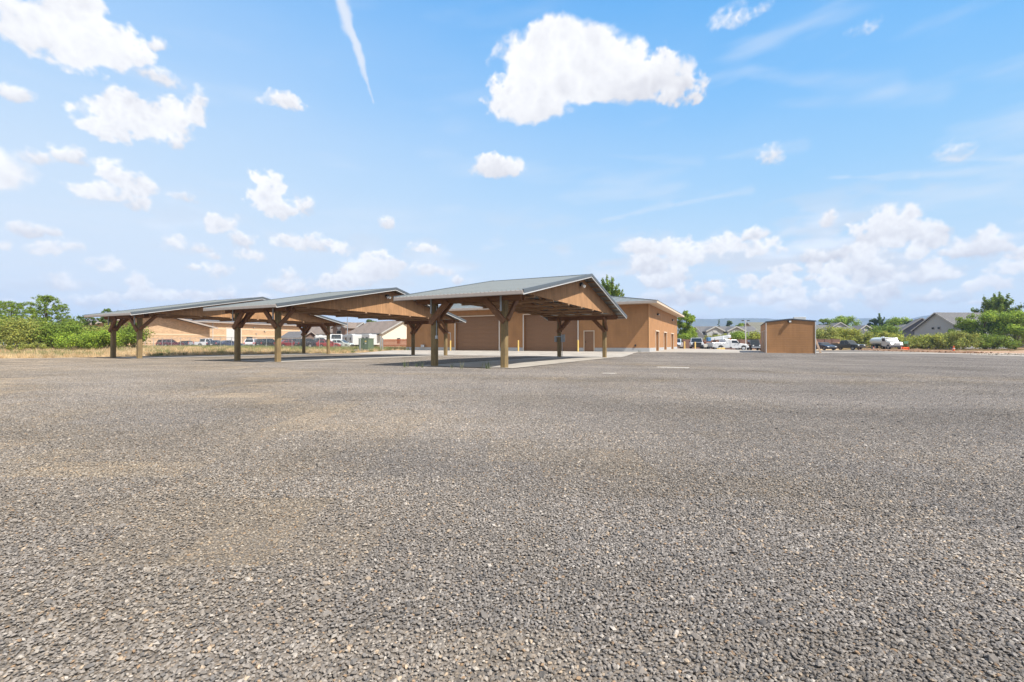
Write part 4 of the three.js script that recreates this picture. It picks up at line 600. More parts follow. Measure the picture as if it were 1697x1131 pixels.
  const sg = thing('green_sign', 'small green sign on a thin stake in the dirt', 'sign', at(1505, 90), -.3); part('stake', rod(V3(0, 0, 0), V3(0, 1.75, 0), .025), M.steel, sg); part('sign_board', box(.75, .5, .03, .01), std({ color: lin(.10, .22, .12) }), sg, -.3, 1.45, 0); part('foot', box(.3, .14, .3, .03), M.black, sg, 0, .07, 0);
}

// ------------------------------------------------------------------ houses and the tan building
const shingle = (r, g, b, seed) => std({ map: tex(256, 3, (u, v) => { const row = Math.floor(v * 20), k = (.72 + .5 * tnoise(u * 24 + row * 7.3, row, 240, seed)) * (.85 + .3 * tfbm(u * 5, v * 5, 5, seed + 1, 4)) * ((v * 20) % 1 < .12 ? .8 : 1); return [r * k, g * k, b * k]; }) });
const clad = (r, g, b) => std({ color: lin(r, g, b), bumpMap: lapBump, bumpScale: .012 });
const lapBump = tex(64, [1, 1], (u, v) => (v * 6) % 1, false);
const R_GREY = shingle(.12, .115, .115, 141), R_BROWN = shingle(.20, .155, .125, 151), R_OLIVE = shingle(.14, .135, .105, 161);
const paleTrim = std({ color: lin(.36, .355, .34), roughness: .6 });
function house(label, p, turn, { w, d, eave, pitch, wall, roof, trim = paleTrim, gables = [], windows = [], name = 'house', group, back = .5, asym = 0 }) { // ridge along local x, front to +z
  const o = thing(name, label, 'house', p, turn, group), rise = pitch * d / 2, ov = .45, ry = eave + rise, zf = d / 2, zb = -d / 2 - asym, eb = eave - asym * pitch;
  part('wall', prism([[-zf, -.4], [-zb, -.4], [-zb, eb], [0, ry - .06], [-zf, eave]].map(([z, y]) => [z, y]), w).rotateY(Math.PI / 2), wall, o);
  for (const [z, e] of [[zf, eave], [zb, eb]]) { const s = Math.sign(z), q = [V3(-w / 2 - ov, ry, 0), V3(w / 2 + ov, ry, 0), V3(w / 2 + ov, e - ov * pitch, z + s * ov), V3(-w / 2 - ov, e - ov * pitch, z + s * ov)]; part('roof', panel(s > 0 ? q.reverse() : q, .14), roof, o); part('gutter', box(w + 2 * ov, .14, .12), trim, o, 0, e - ov * pitch - .0, z + s * (ov + .06));
    for (const x of [-w / 2 - ov - .02, w / 2 + ov + .02]) part('barge_board', bar(V3(x, ry + .02, 0), V3(x, e - ov * pitch + .02, z + s * ov), .05, .24), trim, o); }
  for (const [gx, gw, gh, out] of gables) { // cross gables to the front
    const gy = gh - gw / 2 * pitch, zc = zf + out, g = new THREE.Group(); g.name = 'front_gable'; o.add(g); g.position.set(gx, 0, 0);
    part('wall', prism([[-gw / 2, -.4], [gw / 2, -.4], [gw / 2, gy], [0, gh - .05], [-gw / 2, gy]], zc).translate(0, 0, zc / 2), wall, g);
    for (const s of [-1, 1]) { const q = [V3(0, gh, 0), V3(0, gh, zc + .4), V3(s * (gw / 2 + .4), gy - .4 * pitch, zc + .4), V3(s * (gw / 2 + .4), gy - .4 * pitch, 0)]; part('roof', panel(s < 0 ? q : q.reverse(), .12).clone(), roof, g); part('barge_board', bar(V3(0, gh + .02, zc + .42), V3(s * (gw / 2 + .42), gy - .4 * pitch + .02, zc + .42), .06, .3), trim, g); }
    const wn = part('window', box(gw * .36, 1.0, .08), trim, g, 0, gy * .72, zc + .04); part('pane', box(gw * .31, .86, .02), M.glass, wn, 0, 0, .045);
    const ar = part('arched_window', new THREE.CylinderGeometry(gw * .15, gw * .15, .08, 16, 1, false, Math.PI / 2, Math.PI).rotateX(-Math.PI / 2), trim, g, 0, gy + .1, zc + .04); void ar;
  }
  for (const [side, x, y, ww, wh] of windows) { const wn = part('window', side === 'f' ? box(ww, wh, .08) : box(.08, wh, ww), trim, o, ...(side === 'f' ? [x, y, zf + .04] : [(side === 'r' ? 1 : -1) * (w / 2 + .04), y, x])); part('pane', side === 'f' ? box(ww - .14, wh - .14, .02) : box(.02, wh - .14, ww - .14), M.glass, wn, ...(side === 'f' ? [0, 0, .045] : [(side === 'r' ? 1 : -1) * .045, 0, 0])); }
  void back; return o;
}
{
  const hp = (px, d) => at(px, d);
  const greyW = clad(.33, .345, .355), blueW = clad(.10, .11, .135), tanW = clad(.30, .25, .18), creamW = clad(.62, .56, .46), brownW = clad(.19, .12, .085);
  house('grey house with two white trimmed front gables behind the wall', hp(1200, 138), .04, { w: 17, d: 10, eave: 3.2, pitch: .5, wall: greyW, roof: R_GREY, gables: [[-5.6, 4.8, 5.5, .8], [.6, 4.8, 5.5, .8]], windows: [['f', -2.4, 1.8, 1.4, 1.3], ['f', 5.4, 1.8, 1.6, 1.3]] });
  house('house with olive roof showing over the brown shed', hp(1262, 150), .1, { w: 9, d: 11, eave: 4.0, pitch: .62, wall: tanW, roof: R_OLIVE, windows: [['f', 0, 2, 1.5, 1.3]] });
  house('grey roofed house beneath the broad dark trees', hp(1372, 175), -.1, { w: 12, d: 9, eave: 4.8, pitch: .62, wall: greyW, roof: R_GREY, gables: [[1.5, 5, 8.4, .6]], windows: [['f', -3, 3, 1.6, 1.3]] });
  house('small dark gabled house behind the olive hedge', hp(1412, 170), .2, { w: 8, d: 8, eave: 4.2, pitch: .6, wall: blueW, roof: R_GREY, gables: [[1, 5, 7.2, .5]] });
  house('low grey house beside the small dark gabled one', hp(1436, 178), -.15, { w: 10, d: 8, eave: 4.6, pitch: .55, wall: greyW, roof: R_GREY, gables: [[-2, 4, 7.2, .5]] });
  house('tan gabled house half sunk in the hedge', hp(1493, 140), 1.15, { w: 8, d: 7.5, eave: 4.0, pitch: .56, wall: tanW, roof: R_GREY, windows: [['r', 0, 3, 1.3, 1.1]] });
  house('dark blue gabled house behind the big grey house', hp(1523, 128), 1.0, { w: 8, d: 9, eave: 3.9, pitch: .78, wall: blueW, roof: R_GREY });
  house('big grey house with steep roof above the shrubs', hp(1601, 104), .05, { w: 14, d: 7.6, eave: 5.5, pitch: .68, asym: 1.6, wall: greyW, roof: R_GREY, windows: [['l', .6, 4.6, .7, .6], ['l', -.8, 4.6, .7, .6], ['f', -3.9, 2.6, 2.0, 2.2]] });
  house('house with brown roof at the end of the big shrubs', hp(1712, 110), .3, { w: 8, d: 9, eave: 4.6, pitch: .6, wall: tanW, roof: R_BROWN });
  house('cream gabled house with tan shingle roof behind red fence', hp(638, 96), -.72, { w: 12.5, d: 9.5, eave: 3.0, pitch: .52, wall: creamW, roof: R_BROWN, windows: [['f', -2, 1.5, 1.2, 1.1], ['f', 2.5, 1.5, 1.4, 1.1], ['r', 1.0, 1.4, .8, 1.2]] });
  house('brown shingle house behind the camper trailers', hp(577, 112), -.55, { w: 10, d: 9, eave: 3.3, pitch: .56, wall: brownW, roof: R_BROWN, gables: [[3.4, 4.6, 5.9, .8]], windows: [['f', -2, 1.6, 1.4, 1.2]] });
  house('long low roofed house at the end of the tan building', hp(548, 124), -.5, { w: 15, d: 9, eave: 3.4, pitch: .5, wall: tanW, roof: R_BROWN, windows: [['f', 2, 1.7, 1.4, 1.2]] });
  house('dark gabled cottage between tan building and fence end', hp(497, 118), -.3, { w: 6, d: 6, eave: 2.4, pitch: .5, wall: brownW, roof: R_GREY, trim: M.fascia });
  // the tan block building
  const brick = std({ map: tex(512, [4, 4], (u, v) => { const r = Math.floor(v * 20), j = (v * 20) % 1, i = (u * 10 + (r % 2) * .5) % 1, c = Math.floor(u * 10 + (r % 2) * .5), k = (j < .1 || i < .05 ? .86 : 1) * (.84 + .3 * tnoise(c * 1.7, r * 1.3, 60, 171)) * (.9 + .2 * tfbm(u * 4, v * 4, 4, 172, 4)); return [.50 * k, .335 * k, .20 * k]; }) }), band = std({ color: lin(.60, .44, .29) });
  const P0 = at(400, 125, .42), turnB = Math.PI / 2 - TH, o = thing('block_building', 'large tan block building with white garage door behind cars', 'building', P0, turnB);   // its long wall faces the sun, running away from the lot
  const wt = 6.4; part('wall', box(40, wt, 14), brick, o, -1.2, wt / 2 - .1, -7); for (const y of [1.15, 3.0, 4.75]) part('block_band', box(40.06, .34, .05), band, o, -1.2, y, .026);
  part('eave', box(41, .3, 1.0), M.fascia, o, -1.2, wt + .02, .3); part('roof', panel([V3(-21.7, wt + .15, .8), V3(19.3, wt + .15, .8), V3(19.3, wt + 1.7, -7), V3(-21.7, wt + 1.7, -7)], .1), R_GREY, o); part('roof', panel([V3(19.3, wt + .15, -14.8), V3(-21.7, wt + .15, -14.8), V3(-21.7, wt + 1.7, -7), V3(19.3, wt + 1.7, -7)], .1), R_GREY, o);
  const alongWall = (px) => { const k = (px - MID) / F; return (k * 125 - P0.x) / (ST - k * CT); };
  const gv = alongWall(387), gd = new THREE.Group(); gd.name = 'garage_door'; o.add(gd); gd.position.set(gv, 0, .06); sections(gd, 'door_section', 3.9, 4.9, 7, M.white); part('door_frame', box(4.3, .2, .12), M.cream, o, gv, 5.02, .06); for (const s of [-1, 1]) part('door_frame', box(.2, 4.9, .12), M.cream, o, gv + s * 2.05, 2.45, .061);
  for (const [px, y] of [[424, 3.6], [420, 5.4], [438, 4.4]]) eaveLamp(o, alongWall(px), y, .02, 0); { const wn = part('window', box(1.7, 1.4, .1), M.black, o, alongWall(413), 2.1, .05); part('pane', box(1.5, 1.2, .02), M.glass, wn, 0, 0, .055); } part('downpipe', box(.12, wt, .1), M.white, o, alongWall(352), wt / 2, .08);
  // the gabled wing that stands forward of it
  const wing = thing('block_wing', 'gabled tan block wing of the building beside the bushes', 'building', P0.clone().add(V3(CT, 0, ST).multiplyScalar(3)), turnB), w1 = -10.2;
  part('wall', prism([[w1 - 24, -.1], [w1, -.1], [w1, 4.9], [w1 - 12, 7.6], [w1 - 24, 4.9]], 12).translate(0, 0, -6), brick, wing); for (const y of [1.15, 3.0]) part('block_band', box(24.06, .34, .05), band, wing, w1 - 12, y, .026);
  for (const s of [-1, 1]) { const e = V3(w1 - 12 + s * 13, 4.7, 0), q = [V3(w1 - 12, 7.75, 1.8), V3(w1 - 12, 7.75, -13), V3(e.x, e.y, -13), V3(e.x, e.y, 1.8)]; part('roof', panel(s < 0 ? q : q.reverse(), .2), R_GREY, wing); part('barge_board', bar(V3(w1 - 12, 7.72, 1.82), V3(e.x, e.y, 1.82), .06, .35), M.fascia, wing); }
}
// ------------------------------------------------------------------ trees and shrubs: leaf faces spread through clumps on limbs
const leafMats = {}; const leafMat = (r, g, b) => leafMats[[r, g, b]] ??= new THREE.MeshPhysicalMaterial({ color: lin(r, g, b), vertexColors: true, roughness: .95, transmission: .32, thickness: 0, side: THREE.DoubleSide, specularIntensity: .3 });
let leafTotal = 0;
function foliage(clumps, R, size, count, tone) { // leaves lie thicker near each clump's skin
  const pos = [], col = [], tot = clumps.reduce((s, c) => s + c.r * c.r, 0), a = V3(0, 0, 0), b = V3(0, 0, 0), n = V3(0, 0, 0);
  for (const c of clumps) {
    const k = Math.ceil(count * c.r * c.r / tot), shade = .8 + .4 * R();
    for (let i = 0; i < k; i++) {
      const th = R() * 6.283, cz = 2 * R() - 1, s = Math.sqrt(1 - cz * cz), rr = c.r * Math.pow(R(), .42) * (1 + .22 * (R() - .5)) * (1 + .25 * Math.sin(th * 3 + c.x) * Math.cos(cz * 4 + c.z));
      const x = c.x + rr * s * Math.cos(th) * (c.sx ?? 1), y = c.y + rr * cz * (c.sy ?? .8), z = c.z + rr * s * Math.sin(th) * (c.sx ?? 1); if (y < .03) continue;
      n.set(s * Math.cos(th) + (R() - .5) * 1.6, cz + .5 + (R() - .5) * 1.6, s * Math.sin(th) + (R() - .5) * 1.6).normalize(); a.set(R() - .5, R() - .5, R() - .5).cross(n).normalize(); b.crossVectors(n, a);
      const L = size * (.6 + .8 * R()), W = L * .42, dr = -.15 * L, q = shade * (.72 + .56 * R()), t = tone * (R() - .5), cc = [q * (1 + t), q * (1 + t * .25), q * (1 - t * .6)];
      const P = (u, v, w) => [x + a.x * u + b.x * v + n.x * w, y + a.y * u + b.y * v + n.y * w, z + a.z * u + b.z * v + n.z * w], p0 = P(-L / 2, 0, 0), p1 = P(.05 * L, W, dr), p2 = P(L / 2, 0, dr), p3 = P(.05 * L, -W, dr);
      pos.push(...p0, ...p3, ...p2, ...p0, ...p2, ...p1); for (let j = 0; j < 6; j++) col.push(...cc);
    }
  }
  leafTotal += pos.length / 18; const g = new THREE.BufferGeometry(); g.setAttribute('position', new THREE.Float32BufferAttribute(pos, 3)); g.setAttribute('color', new THREE.Float32BufferAttribute(col, 3)); g.computeVertexNormals(); return g;
}
function limb(pts, r0, r1) { // tapered limb along points
  const c = new THREE.CatmullRomCurve3(pts), n = 6, m = 6, fr = c.computeFrenetFrames(n, false), pos = [], idx = [], uv = [];
  for (let i = 0; i <= n; i++) { const p = c.getPoint(i / n), r = mix(r0, r1, i / n); for (let j = 0; j <= m; j++) { const t = j / m * 6.2832; pos.push(p.x + r * (Math.cos(t) * fr.normals[i].x + Math.sin(t) * fr.binormals[i].x), p.y + r * (Math.cos(t) * fr.normals[i].y + Math.sin(t) * fr.binormals[i].y), p.z + r * (Math.cos(t) * fr.normals[i].z + Math.sin(t) * fr.binormals[i].z)); uv.push(j / m, i / n * 3); if (i < n && j < m) { const k = i * (m + 1) + j; idx.push(k, k + 1, k + m + 1, k + 1, k + m + 2, k + m + 1); } } }
  const g = new THREE.BufferGeometry(); g.setAttribute('position', new THREE.Float32BufferAttribute(pos, 3)); g.setAttribute('uv', new THREE.Float32BufferAttribute(uv, 2)); g.setIndex(idx); g.computeVertexNormals(); return g;
}
// plant from its outline in the photograph: columns x0..x1, top row, at a depth; the foot stands on the land
function plant(kind, label, x0, x1, top, depth, color, seed, opt = {}) {
  const R = rng(seed), p = at((x0 + x1) / 2, depth), w = (x1 - x0) / F * depth, h = rowY(top, depth) - p.y, o = thing(kind === 'bush' ? 'shrub' : kind === 'pine' ? 'conifer_tree' : 'broadleaf_tree', label, kind === 'bush' ? 'shrub' : 'tree', p, 0, opt.group);
  const clumps = [], limbs = [], rx = w / 2, leaf = (opt.leaf ?? .0026) * depth, dep = opt.deep ?? Math.min(rx, 3.5);
  if (kind === 'bush') {
    const n = Math.round((opt.n ?? 26) * 1.6); for (let i = 0; i < n; i++) { const a = R() * 6.283, q = Math.sqrt(R()), x = Math.cos(a) * q * rx * .86, z = Math.sin(a) * q * dep * .86, env = Math.sqrt(Math.max(.05, 1 - Math.pow(x / rx, 2) * .85 - .3 * Math.pow(z / dep, 2))), y = h * env * (.25 + .62 * R()), r = Math.min(rx * .5, h * (.17 + .12 * R())); clumps.push({ x, y: Math.min(y, h - r * .7), z, r, sy: .85 }); limbs.push([V3(x * .25, 0, z * .25), V3(x * .5, y * .4, z * .5), V3(x, y, z)]); }
  } else if (kind === 'tree') {
    const y0 = h * (opt.bare ?? .22), n = opt.n ?? 24; for (let i = 0; i < n; i++) { const t = R(), a = R() * 6.283, env = Math.sqrt(Math.max(.02, 1 - Math.pow((t - .42) / .62, 2))), q = Math.sqrt(R()) * .86 * env, x = Math.cos(a) * q * rx, z = Math.sin(a) * q * rx, r = (opt.r ?? .3) * Math.min(rx, (h - y0) * .6) * (.7 + .6 * R()), y = y0 + r * .6 + t * (h - y0 - r * 1.4); clumps.push({ x, y, z, r }); limbs.push([V3(0, Math.max(.3, y - h * .3), 0), V3(x * .45, y - h * .1, z * .45), V3(x, y, z)]); }
    limbs.push(null);
  } else if (kind === 'plume') { // upright, feathery branches with sky between
    const n = opt.n ?? 22; for (let i = 0; i < n; i++) { const a = R() * 6.283, lean = (.15 + .85 * R()), tx = Math.cos(a) * lean * rx, tz = Math.sin(a) * lean * rx, th = h * (1 - .42 * lean * lean) * (.86 + .16 * R()), b0 = h * (.25 + .3 * R()); limbs.push([V3(0, b0 * .6, 0), V3(tx * .45, mix(b0, th, .45), tz * .45), V3(tx, th, tz)]); for (let k = 0; k < 9; k++) { const t = .3 + .7 * k / 8, r = rx * .19 * (1.2 - .75 * t); clumps.push({ x: tx * t * t, y: mix(b0, th, t), z: tz * t * t, r, sy: 1.6, sx: .8 }); } } limbs.push(null);
  } else { // conifer
    const n = 16; for (let i = 0; i < n; i++) { const t = i / (n - 1), y = h * (.12 + .86 * t), q = rx * (1 - t * .92), m = Math.max(1, Math.round(6 * (1 - t))); for (let k = 0; k < m; k++) { const a = R() * 6.283; clumps.push({ x: Math.cos(a) * q * .6, y, z: Math.sin(a) * q * .6, r: Math.max(.15 * rx, q * .5), sy: .5 }); } } limbs.push(null);
  }
  const wood = limbs.filter(Boolean).filter((_, i) => i < 14).map((l) => limb(l, (opt.limb ?? .012) * h, .004 * h));
  if (limbs.includes(null)) wood.unshift(limb([V3(0, -.1, 0), V3(.02 * h * (R() - .5), h * .3, 0), V3(.04 * h * (R() - .5), h * .72, .02 * h)], .026 * h + .03, .008 * h));
  part('trunk', mergeGeometries(wood), M.bark, o);
  part('crown', foliage(clumps, R, leaf, opt.count ?? Math.min(30000, 2.6 * (x1 - x0) * (HORIZON + 6 - top) * (opt.dense ?? 1)), opt.tone ?? .35), leafMat(...color), o); return o;
}
{
  const mid = [.18, .25, .032], bright = [.235, .325, .036], olive = [.28, .30, .065], dark = [.11, .17, .036], deep = [.075, .115, .036], yellowish = [.33, .35, .06];
  const gL = 'bushes at the edge of the lot', gR = 'shrubs along the dirt field', gB = 'trees between the far houses';
  const list = [
    ['bush', 'large dark leafy bush farthest from the carports', -70, 40, 515, 52, mid, 1, { group: gL, n: 44 }], ['bush', 'big rounded green bush with pale yellow tips', 8, 84, 522, 50, olive, 2, { group: gL, n: 40 }], ['bush', 'tall dense bush below the sparse leafy tree', 62, 128, 522, 51, mid, 3, { group: gL, n: 38 }], ['bush', 'bright light green bush low against the dense bushes', 92, 168, 546, 49, bright, 4, { group: gL, n: 34 }], ['bush', 'bright green bush just beside the end carport post', 140, 204, 544, 50, bright, 5, { group: gL, n: 34 }], ['bush', 'reddish green bush behind the bright bushes', 140, 200, 530, 56, olive, 6, { group: gL }], ['bush', 'green bush seen between the end carport posts', 192, 246, 532, 55, mid, 7, { group: gL, n: 32 }], ['bush', 'bush behind the bright bushes below a small sprig tree', 106, 160, 526, 57, mid, 8, { group: gL }], ['bush', 'low scrubby bush at the edge of dry grass', 20, 78, 566, 47, olive, 9, { group: gL, n: 22 }],
    ['tree', 'sparse airy tree rising over the big bushes', 42, 112, 488, 60, mid, 21, { bare: .25, r: .095, n: 300, dense: .8, group: gL, leaf: .002 }], ['tree', 'sparse small leaved tree at the far end of the bushes', -30, 62, 498, 62, mid, 22, { bare: .25, r: .095, n: 300, dense: .8, group: gL, leaf: .002 }], ['tree', 'thin sprig of a tree above the carport eave', 162, 204, 511, 64, dark, 23, { bare: .5, r: .13, n: 60, dense: .5, group: gL, leaf: .0022 }], ['tree', 'dark thin tree between the bushes and the carport eave', 118, 162, 522, 63, dark, 24, { bare: .4, r: .14, n: 80, dense: .6, group: gL, leaf: .0022 }],
    ['plume', 'tall feathery green tree rising behind the hall roof', 972, 1046, 459, 90, mid, 31, { n: 70, dense: 2.2, leaf: .0032 }], ['tree', 'bright green tree at the far corner of the hall', 1118, 1158, 513, 106, bright, 32, { bare: .08, n: 34, r: .3, dense: 1.6 }], ['bush', 'yellow green shrub beneath the tree by the hall', 1126, 1156, 548, 101, bright, 33, { group: gR }],
    ['tree', 'conical green tree behind the tan roofed cream house', 600, 634, 528, 150, dark, 34, { bare: .1, dense: 1.5 }], ['tree', 'rounded green tree over the low far houses', 498, 536, 544, 190, mid, 35, { dense: 1.5 }],
    ['pine', 'small dark conifer behind the grey gabled house', 1184, 1200, 530, 200, deep, 36, { count: 3500 }], ['tree', 'round dark tree behind the grey gabled house', 1199, 1218, 531, 205, deep, 37, { count: 3000 }], ['tree', 'green tree line piece behind the lamp pole', 1214, 1242, 535, 195, mid, 38, { count: 4000 }], ['tree', 'green tree close behind the olive roofed house', 1236, 1260, 533, 200, mid, 39, { count: 4000 }],
    ['bush', 'green shrub over the wall behind the boom truck', 1164, 1196, 553, 112, olive, 41, { group: gR }], ['bush', 'pale shrub over the wall beneath the gabled house', 1190, 1216, 551, 113, olive, 42, { group: gR }], ['bush', 'yellow shrub over the wall beside the lamp pole', 1210, 1242, 547, 112, bright, 43, { group: gR }], ['bush', 'bright yellow green shrub over the wall by the shed', 1238, 1266, 545, 111, yellowish, 44, { group: gR }],
    ['tree', 'small round tree over the shed roof corner', 1356, 1378, 525, 185, mid, 51, { count: 2600, group: gB }], ['tree', 'broad round dark green tree between the far houses', 1374, 1424, 521, 180, bright, 52, { count: 7000, n: 40, group: gB }], ['plume', 'windblown spiky tree among the far houses', 1446, 1474, 520, 175, dark, 53, { count: 3500, n: 20, group: gB }], ['tree', 'dark tree left of the windblown one', 1438, 1462, 527, 178, deep, 54, { count: 3400, group: gB }], ['tree', 'broad green tree before the dark blue house', 1462, 1512, 524, 172, bright, 55, { count: 7000, n: 40, group: gB }], ['tree', 'dark narrow tree against the big grey house roof', 1500, 1518, 530, 165, deep, 56, { count: 2600, group: gB }],
    ['bush', 'dense olive hedge shrub beside the brown shed', 1342, 1392, 538, 108, olive, 61, { group: gR, n: 34 }], ['bush', 'tall olive hedge shrub over the boundary wall', 1376, 1424, 540, 110, yellowish, 62, { group: gR, n: 34 }], ['bush', 'olive shrub behind the dark grey pickup', 1410, 1450, 548, 110, olive, 63, { group: gR }], ['bush', 'dark tangled shrub behind the water truck', 1440, 1496, 535, 122, mid, 64, { group: gR, n: 34 }], ['bush', 'light olive shrub right behind the water truck', 1432, 1500, 549, 106, yellowish, 65, { group: gR }], ['bush', 'pale olive brush behind the green sign', 1488, 1540, 551, 96, yellowish, 66, { group: gR }], ['bush', 'yellow olive brush below the big grey house', 1524, 1582, 553, 92, yellowish, 67, { group: gR }], ['bush', 'rounded olive brush mound before the big grey house', 1552, 1620, 547, 90, olive, 68, { group: gR, n: 32 }], ['bush', 'low tan green brush along the dirt', 1504, 1560, 561, 93, olive, 69, { group: gR }],
    ['tree', 'bright green rounded tree by the big grey house', 1576, 1616, 523, 96, bright, 71, { bare: .05, n: 30, r: .3, dense: 1.2 }], ['tree', 'large leafy green tree with dark hollows at the field', 1598, 1664, 513, 94, bright, 72, { bare: .03, n: 46, r: .28, dense: 1.3 }], ['tree', 'large yellow green tree at the end of the field', 1646, 1720, 512, 92, bright, 73, { bare: .03, n: 46, r: .28, dense: 1.2 }], ['plume', 'tall dark feathery tree above the field trees', 1618, 1694, 487, 112, mid, 74, { n: 30, dense: 1.5, leaf: .0032 }], ['bush', 'dark shrub at the foot of the large field trees', 1606, 1680, 552, 89, mid, 75, { group: gR, n: 30 }],
  ];
  for (const a of list) plant(...a);
}
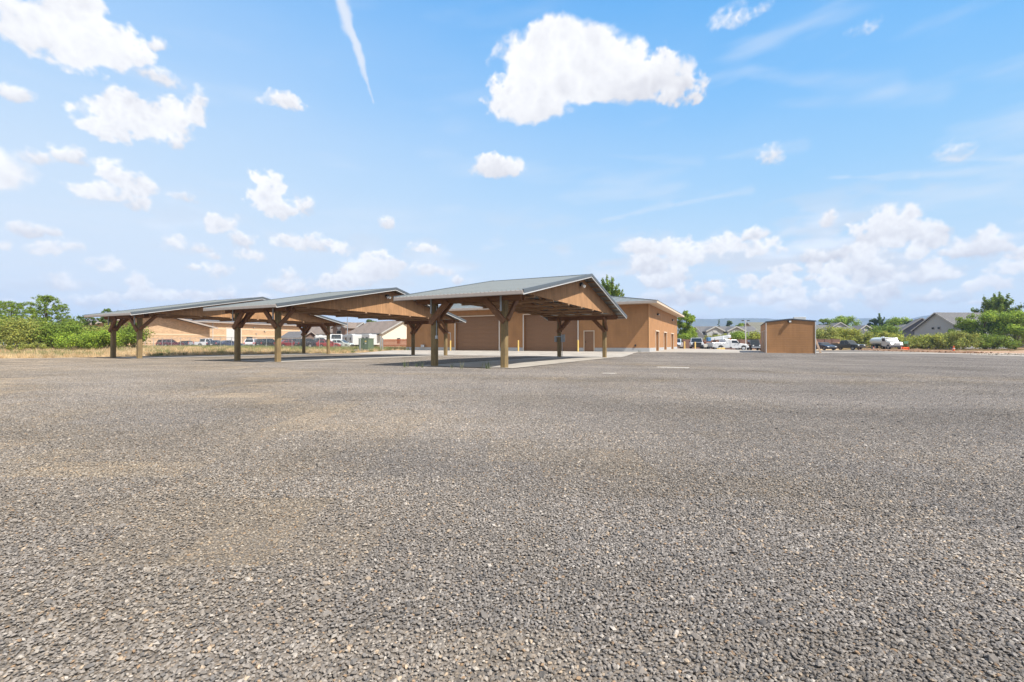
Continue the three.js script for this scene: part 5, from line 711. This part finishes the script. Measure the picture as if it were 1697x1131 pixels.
// ------------------------------------------------------------------ dry grass, weeds, dirt clods
{
  const R = rng(77);
  const tuft = (n, h, w, spread, lean, seed) => { const r = rng(seed), pos = []; for (let i = 0; i < n; i++) { const a = r() * 6.283, q = r() * spread, x = Math.cos(a) * q, z = Math.sin(a) * q, H = h * (.5 + .7 * r()), l = lean * (.3 + r()), b = r() * 6.283, dx = Math.cos(b) * w, dz = Math.sin(b) * w; pos.push(x - dx, 0, z - dz, x + dx, 0, z + dz, x + Math.cos(a) * l * H, H, z + Math.sin(a) * l * H); } const g = new THREE.BufferGeometry(); g.setAttribute('position', new THREE.Float32BufferAttribute(pos, 3)); g.computeVertexNormals(); return g; };
  const scatter = (name, label, geo, mat, spots, cols) => { const im = new THREE.InstancedMesh(geo, mat, spots.length), m = new THREE.Matrix4(), q = new THREE.Quaternion(), c = new THREE.Color(); spots.forEach(([x, z, s], i) => { q.setFromAxisAngle(V3(0, 1, 0), R() * 6.283); im.setMatrixAt(i, m.compose(V3(x, ground(x, z) - .02, z), q, V3(s, s * (.7 + .6 * R()), s))); const k = .7 + .6 * R(), cc = cols[Math.floor(R() * cols.length)]; im.setColorAt(i, c.setRGB(cc[0] * k, cc[1] * k, cc[2] * k)); }); stuff(im, name, label, 'grass'); scene.add(im); return im; };
  const mat = new THREE.MeshPhysicalMaterial({ roughness: 1, side: THREE.DoubleSide, transmission: .3, thickness: 0, specularIntensity: .2 });
  const straw = [], green = [], field = [], weeds = [];
  const edge = (x) => { const t = [[-60, 32], [-47, 34.5], [-38, 37.5], [-30, 44.5], [-23, 53.5], [-14, 59], [-8, 62]]; let k = 0; while (k < t.length - 2 && t[k + 1][0] < x) k++; return mix(t[k][1], t[k + 1][1], (x - t[k][0]) / (t[k + 1][0] - t[k][0])); };
  for (let i = 0; i < 42000; i++) { const px = -120 + R() * 900, d = 33 + R() * 62, x = (px - MID) / F * d, z = -d, u = toU(x, z), v = toV(x, z); if (x > -13 || d < edge(x) + 1.1 * fbm(x * .5, 2, 1, 3) || u > 37) continue; if (u > -1 && u < 19.5 && [0, 15.5, 31.2].some((L) => v > -5.2 - L && v < 1 - L)) continue; const clump = fbm(x * .25, z * .25, 6, 3), wet = S(22, 33, u) * .7 + S(-.1, .3, clump) * .5; if (R() < .25 + .3 * S(0, -.3, clump)) continue; (R() < wet * .75 ? green : straw).push([x, z, .55 + .7 * R()]); }
  for (let i = 0; i < 16000; i++) { const px = 1390 + R() * 330, d = 48 + R() * 70, x = (px - MID) / F * d, z = -d; if (fbm(x * .12, z * .12, 3, 3) < .05 - .28 * S(86, 104, d) || (x < 74 && d < 92)) continue; field.push([x, z, .35 + .55 * R()]); }
  for (const [px, d, n] of [[748, 20.6, 3], [765, 20.5, 5], [797, 20.3, 2], [808, 20.4, 6], [812, 20.3, 3], [672, 21.6, 4], [676, 21.9, 3], [690, 22, 4], [700, 21.4, 3], [1060, 45, 3]]) for (let k = 0; k < n; k++) { const p = at(px + (R() - .5) * 4, d + (R() - .5) * .3); weeds.push([p.x, p.z, .6 + .8 * R()]); }
  for (let k = 0; k < 130; k++) { const px = R() * 620, d = 30 + R() * 6, p = at(px, d); if (-p.z > edge(p.x) - 3.2) weeds.push([p.x, p.z, .25 + .4 * R()]); }
  scatter('dry_grass', 'pale dry grass along the edge of the lot', tuft(18, .34, .011, .22, .55, 1), mat, straw, [[.58, .43, .235], [.66, .51, .30], [.50, .36, .19], [.58, .47, .31]]);
  scatter('green_weeds', 'green weeds growing through the dry grass before the fence', tuft(22, .42, .018, .2, .5, 2), mat, green, [[.20, .235, .085], [.28, .28, .12], [.14, .19, .07]]);
  scatter('field_grass', 'sparse tan grass on the dirt field', tuft(14, .3, .014, .26, .7, 3), mat, field, [[.42, .33, .18], [.30, .28, .12], [.38, .27, .15]]);
  scatter('lot_weeds', 'small upright weeds along the carport slabs', tuft(7, .34, .006, .05, .4, 4), mat, weeds, [[.16, .20, .09], [.28, .27, .16], [.10, .14, .06]]);
  // the low berm of turned earth along the track
  const bm = tex(256, 3, (u, v) => { const k = .5 + tfbm(u * 14, v * 14, 14, 181, 5); return [.22 * k, .125 * k, .07 * k]; }), pos = [], idx = [], uv = [], n = 160, m = 10, A = at(1430, 86), B = at(1640, 52);
  for (let i = 0; i <= n; i++) for (let j = 0; j <= m; j++) { const t = i / n, s = j / m * 2 - 1, c = A.clone().lerp(B, t), dx = B.x - A.x, dz = B.z - A.z, L = Math.hypot(dx, dz), x = c.x - dz / L * s * -1.5 + .5 * fbm(t * 30, s, 2, 3), z = c.z + dx / L * s * -1.5, h = Math.max(0, 1 - s * s) * (.26 + .5 * fbm(t * 16, s * 1.5, 5, 4) + .16 * noise(t * 70, s * 4)) * S(0, .06, t) * S(1, .86, t); pos.push(x, ground(x, z) - .05 + Math.max(0, h), z); uv.push(x, z); if (i < n && j < m) { const k = i * (m + 1) + j; idx.push(k, k + 1, k + m + 2, k, k + m + 2, k + m + 1); } }
  const g = new THREE.BufferGeometry(); g.setAttribute('position', new THREE.Float32BufferAttribute(pos, 3)); g.setAttribute('uv', new THREE.Float32BufferAttribute(uv, 2)); g.setIndex(idx); g.computeVertexNormals(); structure('earth_berm', g, std({ map: bm, roughness: 1 }));
  // loose clods and rubble along it
  const clod = new THREE.IcosahedronGeometry(.5, 0), im = new THREE.InstancedMesh(clod, std({ roughness: 1, flatShading: true }), 900), m4 = new THREE.Matrix4(), q = new THREE.Quaternion(), e = new THREE.Euler(), cc = new THREE.Color();
  for (let i = 0; i < 900; i++) { const t = R(), c = i < 640 ? A.clone().lerp(B, t) : at(1640 + R() * 90, 46 + R() * 4), s = .06 + .22 * R() * R(), x = c.x + (R() - .5) * 4, z = c.z + (R() - .5) * 3; q.setFromEuler(e.set(R() * 6, R() * 6, R() * 6)); im.setMatrixAt(i, m4.compose(V3(x, ground(x, z) + s * .25 + (i < 640 ? .12 * R() : 0), z), q, V3(s, s * .7, s * .9))); const k = .6 + .7 * R(); im.setColorAt(i, i < 640 ? cc.setRGB(.24 * k, .135 * k, .075 * k) : cc.setRGB(.36 * k, .31 * k, .25 * k)); }
  stuff(im, 'earth_clods', 'loose brown clods and rubble along the dirt berm', 'rubble'); scene.add(im);
}
// ------------------------------------------------------------------ air
scene.fog = new THREE.FogExp2(new THREE.Color(.42, .64, 1), .00024);
renderer.render(scene, camera);
